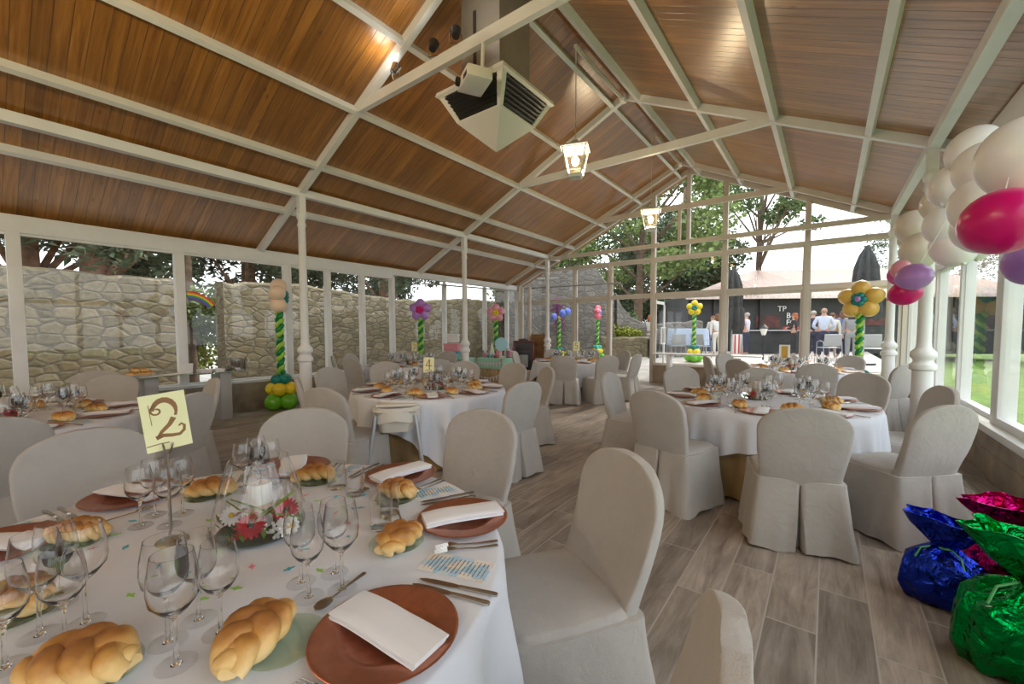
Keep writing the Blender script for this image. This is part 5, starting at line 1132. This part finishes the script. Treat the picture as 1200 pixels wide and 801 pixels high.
# floodlights on the tie beams: they wash the boards above
MT['lens_lit'] = plain('floodlight_lens', (.8, .78, .7), .3)
def floodlight(x, y, z, i, label, e, aim):
    t = thing('floodlight', label, 'floodlight', (x, y, z), .4 * i, 'floodlights on the tie beams')
    o = MB().lathe([(0, -.06), (.04, -.055), (.055, .02), (.062, .05), (.05, .045), (0, .03)], 20, cap=False).build('lamp_head', 'steel' if i == 0 else 'black', t); o.rotation_euler.x = -.5; o.location = (0, -.03, .06)
    MB().tube([(-.065, -.03, .05), (-.07, .0, -.03), (.07, .0, -.03), (.065, -.03, .05)], .006, 6).build('bracket', 'steel', t)
    ld = bpy.data.lights.new('floodlight_beam', 'SPOT'); ld.energy = e; ld.color = (1, .93, .82); ld.spot_size = 2.9; ld.spot_blend = 1; ld.shadow_soft_size = .12
    lo = bpy.data.objects.new('floodlight_beam', ld); C.collection.objects.link(lo); lo.location = (x, y - .07, z + .15); lo.rotation_euler = Vector(aim).to_track_quat('-Z', 'Y').to_euler()
for i, x in enumerate((-4.36, -3.68, -3.34)):
    floodlight(x, 3.40, 4.62, i, ('silver' if i == 0 else 'black') + ' floodlight on the tie beam, ' + ('by the wall side', 'middle of three', 'closest to the projector')[i], FLOOD, ((-.9, -.3, .5), (-.3, -.8, .5), (.7, .3, .6))[i])
struct('tie_beam', bar(MB(), (-5.24, -.45, 4.46), (-.74, -.45, 4.46), .07, .13), 'paint')
for i, x in enumerate((-4.6, -1.4)):
    floodlight(x, -.45, 4.62, i, 'added unseen floodlight on the tie beam over the camera, ' + ('wall side', 'lawn side')[i], FLOOD, ((-.8, .3, .5), (.8, .4, .5))[i])  # extra floods added out of view to brighten the ceiling boards
# fluorescent tubes along the ridge
def emit(name, col, s):
    M, nt, b = newmat(name); b.inputs['Base Color'].default_value = (*col, 1); b.inputs['Emission Color'].default_value = (*col, 1); b.inputs['Emission Strength'].default_value = s; return M
MT['tube_off'] = plain('unlit_fluorescent_tube', (.62, .60, .56), .4); MT['bulb'] = emit('warm_bulb', (1, .80, .48), 14.0)
for i, (y0, y1) in enumerate(((5.35, 7.0), (8.8, 10.5))):
    t = thing('tube_light', ('nearer' if i == 0 else 'farther') + ' thin tube light fixed along the ridge', 'light', (-2.93, 0, 5.40), 0, 'tube lights along the ridge')
    MB().box((0, (y0 + y1) / 2, .03), (.05, y1 - y0, .04), bev=.005).build('housing', 'paint_end', t); MB().tube([(0, y0 + .05, -.005), (0, y1 - .05, -.005)], .014, 10).build('tube', 'tube_off', t); MB().box((0, y1 + .06, .01), (.08, .13, .07), bev=.01).build('ballast_box', 'card_white', t)
# hanging lanterns
MT['lantern_glass'] = glass_mat('warm_lantern_glass', (1, .86, .62), .25, 1.5)
def lantern(y, z, label, watts=38):
    t = thing('hanging_lantern', label, 'lantern', (-2.99, y, z), .35, 'hanging lanterns'); tw, bw, h = .165, .095, .36
    b = MB()
    for sx, sy in ((1, 1), (-1, 1), (-1, -1), (1, -1)): b.tube([(sx * tw, sy * tw, h / 2), (sx * bw, sy * bw, -h / 2)], .011, 6)
    for q, zz in ((tw, h / 2), (bw, -h / 2), (bw + .012, -h / 2 + .06)):
        for k in range(4):
            a = sq(q, zz)[k]; c_ = sq(q, zz)[(k + 1) % 4]; b.tube([a, c_], .011, 6)
    b.rings([sq(bw, -h / 2), sq(bw * .85, -h / 2 - .04)]); b.build('lantern_frame', 'paint', t)
    b = MB()
    for k in range(4):
        a, c_ = sq(tw, h / 2)[k], sq(tw, h / 2)[(k + 1) % 4]; d, e = sq(bw, -h / 2)[k], sq(bw, -h / 2)[(k + 1) % 4]; b.face([a, c_, e, d])
    b.build('lantern_glass', 'lantern_glass', t)
    MB().rings([sq(tw + .03, h / 2 + .005), sq(tw + .025, h / 2 + .02), sq(.06, h / 2 + .09), sq(.03, h / 2 + .14)]).build('lantern_cap', 'paint', t)
    MB().ball((0, 0, .02), (.055, .055, .07), 16, 12).build('bulb', 'bulb', t); MB().tube([(0, 0, .09), (0, 0, h / 2)], .015, 8).build('bulb_holder', 'paint', t)
    MB().tube([(0, 0, h / 2 + .13), (.004, .003, (5.5 - z) / 2 + .1), (0, 0, 5.5 - z)], .0075, 6).build('chain', 'paint_end', t)
    ld = bpy.data.lights.new('lantern_light', 'POINT'); ld.energy = watts; ld.color = (1, .92, .80); ld.shadow_soft_size = .05; lo = bpy.data.objects.new('lantern_light', ld); C.collection.objects.link(lo); lo.location = (-2.99, y, z - .1)
lantern(5.48, 3.88, 'white framed lantern with warm bulb hanging closest to the heater'); lantern(8.72, 3.72, 'white framed lantern with warm bulb hanging toward the end wall')
lantern(-1.0, 3.72, 'added white framed lantern hanging unseen over the camera as fill light', 190); lantern(-4.4, 3.72, 'added white framed lantern hanging unseen toward the rear wall as fill light', 260)  # two lanterns added behind the camera to fill the hall with light
# pipes near the corner
tag(MB().tube([(-8.35, 7.2, 2.66), (-8.35, 9.2, 2.72), (-8.35, 11.2, 2.76)], .022, 8).build('curtain_rail', 'grey_metal'), 'grey metal rail along the long window wall corner', 'rail')
tag(MB().tube([(-8.2, 11.4, 2.84), (-4.75, 11.4, 2.80)], .022, 8).build('curtain_rail', 'grey_metal'), 'grey metal rail across the end wall by the tower', 'rail')
t = thing('stove_pipe', 'pair of pale pipes rising beside the stove to the roof', 'pipe', (-8.0, 11.1, 0))
for x in (0, .3): MB().tube([(x, 0, .9), (x, 0, 2.86)], .06, 14).build('pipe', 'paint_end', t)
MB().box((.15, 0, .46), (.5, .3, .9), bev=.02).build('base_box', 'paint_end', t)
# pellet stove
MT['stove_black'] = plain('black_stove_enamel', (.025, .025, .028), .4); MT['stove_red'] = plain('burgundy_stove_panel', (.22, .012, .03), .3); MT['wood_brown'] = plain('brown_wicker', (.26, .15, .06), .7, var=.3, vs=25, bs=.4, bscale=60)
t = thing('pellet_stove', 'black pellet stove with burgundy sides', 'stove', (-7.55, 10.55, 0), .65)
MB().box((0, .0, .56), (.56, .5, 1.08), bev=.02).build('body', 'stove_black', t)
for s in (-1, 1): MB().box((s * .295, -.03, .56), (.05, .5, 1.06), bev=.02).build('side_panel', 'stove_red', t)
MB().box((0, 0, 1.115), (.66, .54, .035), bev=.012).build('top_plate', 'stove_red', t); o = MB().box((0, -.262, .5), (.36, .02, .52), bev=.03).build('door', 'black', t); MB().box((0, -.275, .52), (.26, .008, .38), bev=.02).build('door_glass', 'grey_metal', o)
MB().box((0, -.256, .94), (.46, .012, .2), bev=.004).build('vent_panel', 'dark_grille', t); MB().lathe([(.16, 1.135), (.16, 1.16), (.12, 1.19), (0, 1.2)], 24).build('hopper_lid', 'stove_black', t)
t = thing('wicker_cabinet', 'brown wicker cabinet behind the black stove', 'cabinet', (-7.35, 11.2, 0), .2)
MB().box((0, 0, .68), (.5, .36, 1.3), bev=.015).build('body', 'wood_brown', t)
for k in range(4): MB().box((0, -.185, .2 + .31 * k), (.44, .02, .27), bev=.01).build('drawer', 'wood_brown', t)
# party tables
MT['mint'] = cloth_mat('mint_tablecloth', (.36, .66, .55), .03, .1); MT['kraft'] = plain('kraft_paper_skirt', (.50, .36, .21), .8, var=.25, vs=18); MT['bunting'] = plain('white_paper_bunting', (.76, .74, .80), .7)
def party_table(x, y, w, d, rz, label, skirtmat, clothlab):
    t = thing('party_table', label, 'table', (x, y, 0), rz, 'party tables'); MB().box((0, 0, .72), (w, d, .03)).build('tabletop', 'wood_top', t)
    for sx in (-1, 1):
        for sy in (-1, 1): MB().box((sx * (w / 2 - .06), sy * (d / 2 - .06), .35), (.04, .04, .70)).build('leg', 'grey_metal', t)
    if skirtmat:
        R = []
        for z in (.70, .4, .02):
            ring = []
            for (x0, y0), (x1, y1) in zip([(-w / 2, -d / 2), (w / 2, -d / 2), (w / 2, d / 2), (-w / 2, d / 2)], [(w / 2, -d / 2), (w / 2, d / 2), (-w / 2, d / 2), (-w / 2, -d / 2)]):
                for i in range(40):
                    u = i / 40; e = .012 * math.sin(u * 88) ; nx, ny = (y1 - y0), -(x1 - x0); l_ = math.hypot(nx, ny); ring.append((x0 + (x1 - x0) * u + nx / l_ * e, y0 + (y1 - y0) * u + ny / l_ * e, z))
            R.append(ring)
        MB().rings(R, cap0=False, cap1=False).build('paper_skirt', skirtmat, t)
    R = []
    for z, k in ((.742, .1), (.742, .99), (.735, 1.015), (.60, 1.03), (.48 if skirtmat else .30, 1.04)):
        R.append([((w / 2 + .015) * k * math.copysign(abs(math.cos(a)) ** .25, math.cos(a)), (d / 2 + .015) * k * math.copysign(abs(math.sin(a)) ** .25, math.sin(a)), z) for a in [2 * PI * j / 88 for j in range(88)]])
    c = MB().rings(R, cap1=False).build('tablecloth', 'mint'); c.location = (x, y, 0); c.rotation_euler.z = rz; tag(c, clothlab, 'tablecloth')
    return t
party_table(-6.95, 8.55, .80, .85, .08, 'party table with a pleated kraft paper skirt', 'kraft', 'mint cloth over the kraft-skirted party table')
party_table(-7.66, 7.75, .75, .7, .3, 'smaller party table fully under mint cloth', None, 'mint cloth hanging low over the smaller party table')
def bunting(pts, n_, label):
    t = thing('bunting', label, 'bunting', (0, 0, 0), 0, 'white pennant bunting'); L_ = [Vector(p) for p in pts]; MB().tube(L_, .004, 6).build('cord', 'bunting', t)
    for i in range(n_):
        u = (i + .5) / n_ * (len(L_) - 1); k = int(u); p = L_[k].lerp(L_[min(k + 1, len(L_) - 1)], u - k); d = (L_[min(k + 1, len(L_) - 1)] - L_[k]).normalized() * .04; nn = Vector((-d.y, d.x, 0)).normalized() * .002
        MB().rings([[p - d + nn, p + d + nn, p + d - nn, p - d - nn], [p + Vector((0, 0, -.13)) + nn + d * .03, p + Vector((0, 0, -.13)) + nn - d * .03, p + Vector((0, 0, -.13)) - nn - d * .03, p + Vector((0, 0, -.13)) - nn + d * .03]]).build('pennant', 'bunting', t)
def local(x, y, z): a = .08; return (-6.95 + x * math.cos(a) - y * math.sin(a), 8.55 + x * math.sin(a) + y * math.cos(a), z)
bunting([local(-.42 + .84 * i / 10, -.468, .66 - .03 * math.sin(PI * i / 10)) for i in range(11)], 9, 'upper row of white pennants over the mint cloth edge')
bunting([local(-.42 + .84 * i / 10, -.475, .37 - .12 * math.sin(PI * i / 10)) for i in range(11)], 9, 'lower sagging row of white pennants over the kraft skirt')
for nm, c in dict(p_pink=(.74, .30, .38), p_turq=(.08, .42, .48), p_white=(.76, .75, .76), p_lblue=(.36, .62, .72), p_red=(.65, .10, .08)).items(): MT[nm] = plain(nm.replace('p_', 'party_'), c, .5)
def giftbox(x, y, z, w, h, mat, label, rz=.3):
    t = thing('gift_box', label, 'box', (x, y, z), rz, 'boxes on the party tables'); MB().box((0, 0, h * .4), (w, w * .8, h * .8), bev=.006).build('carton', mat, t); MB().box((0, 0, h * .86), (w * 1.06, w * .86, h * .25), bev=.006).build('lid', mat, t)
giftbox(-7.66, 7.62, .743, .26, .16, 'p_turq', 'turquoise box at the bottom of the stack on the low mint table'); giftbox(-7.66, 7.62, .925, .40, .20, 'p_pink', 'pink box stacked on the turquoise box'); giftbox(-7.66, 7.62, 1.15, .26, .22, 'p_white', 'white box on top of the pink box', .5)
def jar(x, y, r, h, mat, label):
    t = thing('candy_jar', label, 'jar', (x, y, .743), 0, 'candy jars on the party table'); MB().lathe([(0, 0), (r * .9, 0), (r, .02), (r, h), (r * .95, h), (r * .95, .02), (0, .012)], 20, cap=False).build('jar_glass', 'glassware', t); MB().lathe([(0, .014), (r * .9, .014), (r * .92, h * .7), (0, h * .75)], 18).build('candy', mat, t)
jar(-7.22, 8.35, .07, .18, 'p_pink', 'jar of pink sweets on the kraft-skirted table'); jar(-7.0, 8.28, .08, .12, 'p_turq', 'jar of turquoise sweets on the kraft-skirted table'); jar(-6.78, 8.28, .07, .10, 'p_red', 'low jar of red sweets at the table edge'); jar(-6.62, 8.62, .10, .26, 'p_pink', 'wide jar of pale pink sweets at the table corner')
t = thing('lollipop_stand', 'round light blue lollipop on a stand on the party table', 'decoration', (-6.95, 8.70, .743)); o = MB().lathe([(0, -.02), (.17, -.02), (.18, 0), (.17, .02), (0, .02)], 32).build('disc', 'p_lblue', t); o.location.z = .34; o.rotation_euler = (PI / 2, 0, .6); MB().tube([(0, 0, 0), (0, 0, .2)], .012, 8).build('stick', 'p_white', t); MB().lathe([(0, 0), (.07, 0), (.06, .02), (0, .03)], 18).build('foot', 'p_white', t)
for i, (x, y, m_, w) in enumerate([(-7.30, 8.72, 'p_white', 'white'), (-7.12, 8.78, 'p_pink', 'pink')]):
    t = thing('party_hat', w + ' cone party hat on the kraft-skirted table', 'party hat', (x, y, .743), 0, 'cone party hats'); MB().lathe([(.09, 0), (.095, .005), (.01, .38), (0, .385)], 20, cap=False).build('cone', m_, t); MB().ball((0, 0, .39), .025, 10, 8).build('pompom', 'p_turq', t)
# glass buffet by the long window wall
t = thing('glass_buffet', 'glass-topped buffet table on grey slab legs below the windows', 'table', (-8.02, 2.05, 0))
MB().box((0, 0, .785), (.62, 2.25, .015), bev=.004).build('glass_top', 'dark_glass' if 'dark_glass' in MT else 'green_glass', t)
for y in (-.42, .52): MB().box((0, y, .385), (.42, .16, .77), bev=.005).build('leg', 'grey_metal', t)
t = thing('bread_basket', 'white oval dish the spare bread rolls are piled on', 'dish', (-7.95, 1.52, .793), 1.57); MB().lathe([(0, 0), (.13, 0), (.19, .03), (.195, .035), (.185, .035), (.125, .01), (0, .008)], 32, cap=False).build('dish', 'p_white', t)
for i, (dx, dy, dz) in enumerate([(-.0, -.10, .02), (0, .02, .02), (.02, .12, .02), (-.06, -.03, .025), (-.05, .09, .025), (-.02, -.04, .075), (-.02, .06, .07)]):
    o = dup(P['bread%d' % (i % 3)], (-7.95 + dx, 1.52 + dy, .793 + dz), i * 1.3, 'golden roll on the buffet dish, ' + ORD[i] + ' from the photo edge of the pile', 'bread rolls on the buffet dish'); o.scale = (.85, .85, .95); o['category'] = 'bread'
for i, (y, w, l_, rz) in enumerate([(1.62, .22, .30, .2), (1.78, .21, .30, -.3), (1.95, .21, .28, .5)]):
    o = MB().box((0, 0, 0), (w, l_, .004)).build('paper_sheet', 'card_white', loc=(-7.86, y, .797 + .005 * i), rz=rz); wrinkle(o.data, .003, 9, i); tag(o, ['loose white paper sheet beside the bread dish', 'loose white paper sheet in the middle of three', 'loose white paper sheet toward the white card'][i], 'paper', 'paper sheets on the buffet')
tag(MB().box((0, 0, .075), (.012, .19, .15), Matrix.Rotation(.15, 3, 'Y')).build('standing_card', 'card_white', loc=(-8.02, 2.10, .795), rz=.2), 'white standing card on the glass buffet before the window post', 'card')
for i, (y, s) in enumerate([(2.32, 1.0), (2.50, .9)]):
    t = thing('serving_tray', ('larger' if i == 0 else 'smaller') + ' white serving tray on the glass buffet', 'tray', (-7.95, y, .793), .1 * i, 'white serving trays'); MB().rings([[(a * .11 * k * s, b_ * .08 * k * s, z) for a, b_ in ((-1, -1), (1, -1), (1, 1), (-1, 1))] for z, k in ((0, .85), (.04, 1.0), (.045, 1.02), (.04, .97), (.008, .83))], cap1=True).build('tray', 'p_white', t); MB().box((0, .085 * s, .03), (.06, .03, .008)).build('handle', 'p_white', t)
t = thing('chafing_pot', 'shiny steel cooking pot on the glass buffet', 'pot', (-7.98, 2.78, .793)); MB().lathe([(0, 0), (.15, 0), (.155, .01), (.155, .19), (.16, .195), (.15, .195), (.148, .015), (0, .012)], 36, cap=False).build('pot_body', 'steel', t)
for s in (-1, 1): MB().tube([(-.05, s * .153, .15), (-.04, s * .185, .155), (.04, s * .185, .155), (.05, s * .153, .15)], .008, 8).build('handle', 'steel', t)
for i, y in enumerate((2.98, 3.06)): pass
# white bench at the end wall
t = thing('white_bench', 'long narrow white table standing before the end window sill', 'table', (-2.45, 11.22, 0)); MB().box((0, 0, .825), (2.5, .34, .035), bev=.006).build('tabletop', 'paint', t)
for x in (-.85, .45): MB().box((x, 0, .40), (.09, .26, .81), bev=.006).build('leg', 'paint', t)
# high chair
MT['hc_white'] = plain('cream_white_plastic', (.74, .72, .66), .35); MT['hc_leg'] = plain('silver_grey_tube', (.42, .45, .50), .35, .3)
hd = (Vector(TAB['T4']) - Vector((-3.26, 2.52))).normalized(); t = thing('high_chair', 'white plastic high chair with grey tube legs at the number 4 table', 'high chair', (-3.30, 2.50, 0), math.atan2(2.5, -3.3) - PI / 2 - .05)
R = []
for z, w, d, y in ((.50, .15, .13, .0), (.56, .165, .15, .0), (.64, .185, .165, -.005), (.70, .20, .175, -.01), (.715, .215, .19, -.01), (.705, .225, .2, -.01)): R.append([(w * math.copysign(abs(math.cos(a)) ** .5, math.cos(a)), y + d * math.copysign(abs(math.sin(a)) ** .5, math.sin(a)), z) for a in [2 * PI * j / 40 for j in range(40)]])
MB().rings(R, cap1=False).build('seat_shell', 'hc_white', t)
b = MB(); R = []
for i in range(17):
    a = math.radians(200 + 140 * i / 16); x, y = .235 * math.cos(a), .03 + .24 * math.sin(a); R.append([(x, y, z_) if k == 0 else (x * .93, y * .93, z_) for k, z_ in ((0, .62 - .05 * abs(math.cos(a))), (0, .735), (1, .735), (1, .62 - .05 * abs(math.cos(a))))])
b.rings(R); b.build('backrest', 'hc_white', t)
MB().box((0, .2, .715), (.40, .26, .03), bev=.012).build('tray', 'hc_white', t)
for sx in (-1, 1):
    for sy in (-1, 1): MB().tube([(sx * .18, sy * .15, .66), (sx * .265, sy * .255, .01)], [.019, .017], 12).build('leg', 'hc_leg', t)
# foil gift bags
def foil(name, col):
    M, nt, b = newmat(name); L = nt.links; b.inputs['Base Color'].default_value = (*col, 1); b.inputs['Metallic'].default_value = 1; b.inputs['Roughness'].default_value = .2
    v = coords(nt); n1 = N(nt, 'ShaderNodeTexVoronoi', Scale=13.); L.new(v, n1.inputs['Vector']); n2 = N(nt, 'ShaderNodeTexNoise', Scale=11., Detail=3., Distortion=1.5); L.new(v, n2.inputs['Vector'])
    mx = N(nt, 'ShaderNodeMixRGB'); mx.inputs[0].default_value = .6; L.new(n1.outputs['Distance'], mx.inputs[1]); L.new(n2.outputs[0], mx.inputs[2]); bump(nt, b, mx.outputs[0], .9, .05); return M
MT['foil_blue'] = foil('blue_foil', (.012, .035, .42)); MT['foil_mag'] = foil('magenta_foil', (.50, .005, .16)); MT['foil_green'] = foil('green_foil', (.0, .30, .055)); MT['ribbon'] = plain('green_ribbon', (.08, .40, .12), .4)
def gift_bag(x, y, rz, s, mat, label, seed, lean=(0, 0), sticker=False):
    t = thing('foil_gift_bag', label, 'gift bag', (x, y, 0), rz, 'foil gift bags'); rnd = random.Random(seed); ph = [rnd.uniform(0, 6) for _ in range(4)]
    def ring(z, rx, ry, wav, k):
        u = z / .62; return [(s * (rx * (1 + wav * math.sin(k * a + ph[0]) + wav * .6 * math.sin(5 * a + ph[1])) * math.copysign(abs(math.cos(a)) ** .8, math.cos(a)) + lean[0] * u * u), s * (ry * (1 + wav * math.sin(k * a + ph[0]) + wav * .6 * math.sin(7 * a + ph[2])) * math.copysign(abs(math.sin(a)) ** .8, math.sin(a)) + lean[1] * u * u), s * z + s * wav * .05 * math.sin(3 * a + ph[3])) for a in [2 * PI * j / 72 for j in range(72)]]
    body = [ring(z, rx, ry, wv, 9) for z, rx, ry, wv in ((.003, .16, .10, .02), (.02, .185, .125, .03), (.10, .205, .15, .04), (.20, .20, .155, .05), (.28, .175, .135, .07), (.33, .12, .10, .12), (.36, .06, .055, .2), (.375, .035, .034, .2))]
    o = MB().rings(body).build('bag_body', mat, t, ang=70); wrinkle(o.data, .03 * s, 8, seed); wrinkle(o.data, .014 * s, 21, seed + 7)
    top = [ring(z, rx, ry, wv, 8) for z, rx, ry, wv in ((.372, .034, .033, .2), (.39, .045, .04, .22), (.44, .10, .065, .16), (.50, .15, .085, .13), (.56, .19, .095, .12), (.562, .185, .088, .12), (.50, .143, .078, .13), (.44, .094, .058, .16), (.40, .04, .035, .2))]
    o = MB().rings(top, cap0=False).build('gathered_top', mat, t, ang=70); wrinkle(o.data, .024 * s, 10, seed + 1)
    n_ = Vector((lean[0] * .36, lean[1] * .36, 0)) * s; b = MB(); b.tube([(n_.x + s * .042 * math.cos(a), n_.y + s * .042 * math.sin(a), s * .373) for a in [2 * PI * j / 16 for j in range(17)]], .006 * s, 6)
    for q in (-1, 1): b.tube([(n_.x + .04 * q * s, n_.y - .03 * s, .373 * s), (n_.x + .09 * q * s, n_.y - .09 * s, .36 * s), (n_.x + .11 * q * s, n_.y - .12 * s, .30 * s)], .005 * s, 6)
    b.build('ribbon', 'ribbon', t)
    if sticker: o = MB().lathe([(0, 0), (.028, 0), (.028, .002), (0, .003)], 24).build('round_sticker', 'card_white', t); o.location = (-.10 * s, -.135 * s, .27 * s); o.rotation_euler = (1.2, 0, -.3)
    return t
gift_bag(.52, 3.08, -.3, .82, 'foil_blue', 'royal blue foil gift bag tied with green ribbon', 2)
gift_bag(.80, 3.42, .2, .9, 'foil_mag', 'magenta foil gift bag behind the blue bag', 3)
gift_bag(.70, 2.60, -.2, 1.1, 'foil_green', 'big green foil gift bag with a round white sticker', 4, sticker=True)
gift_bag(1.02, 3.02, .5, 1.0, 'foil_green', 'green foil gift bag farther back at the photo edge', 5)
gift_bag(1.08, 3.55, .8, .85, 'foil_mag', 'magenta foil gift bag at the window wall by the photo edge', 6)
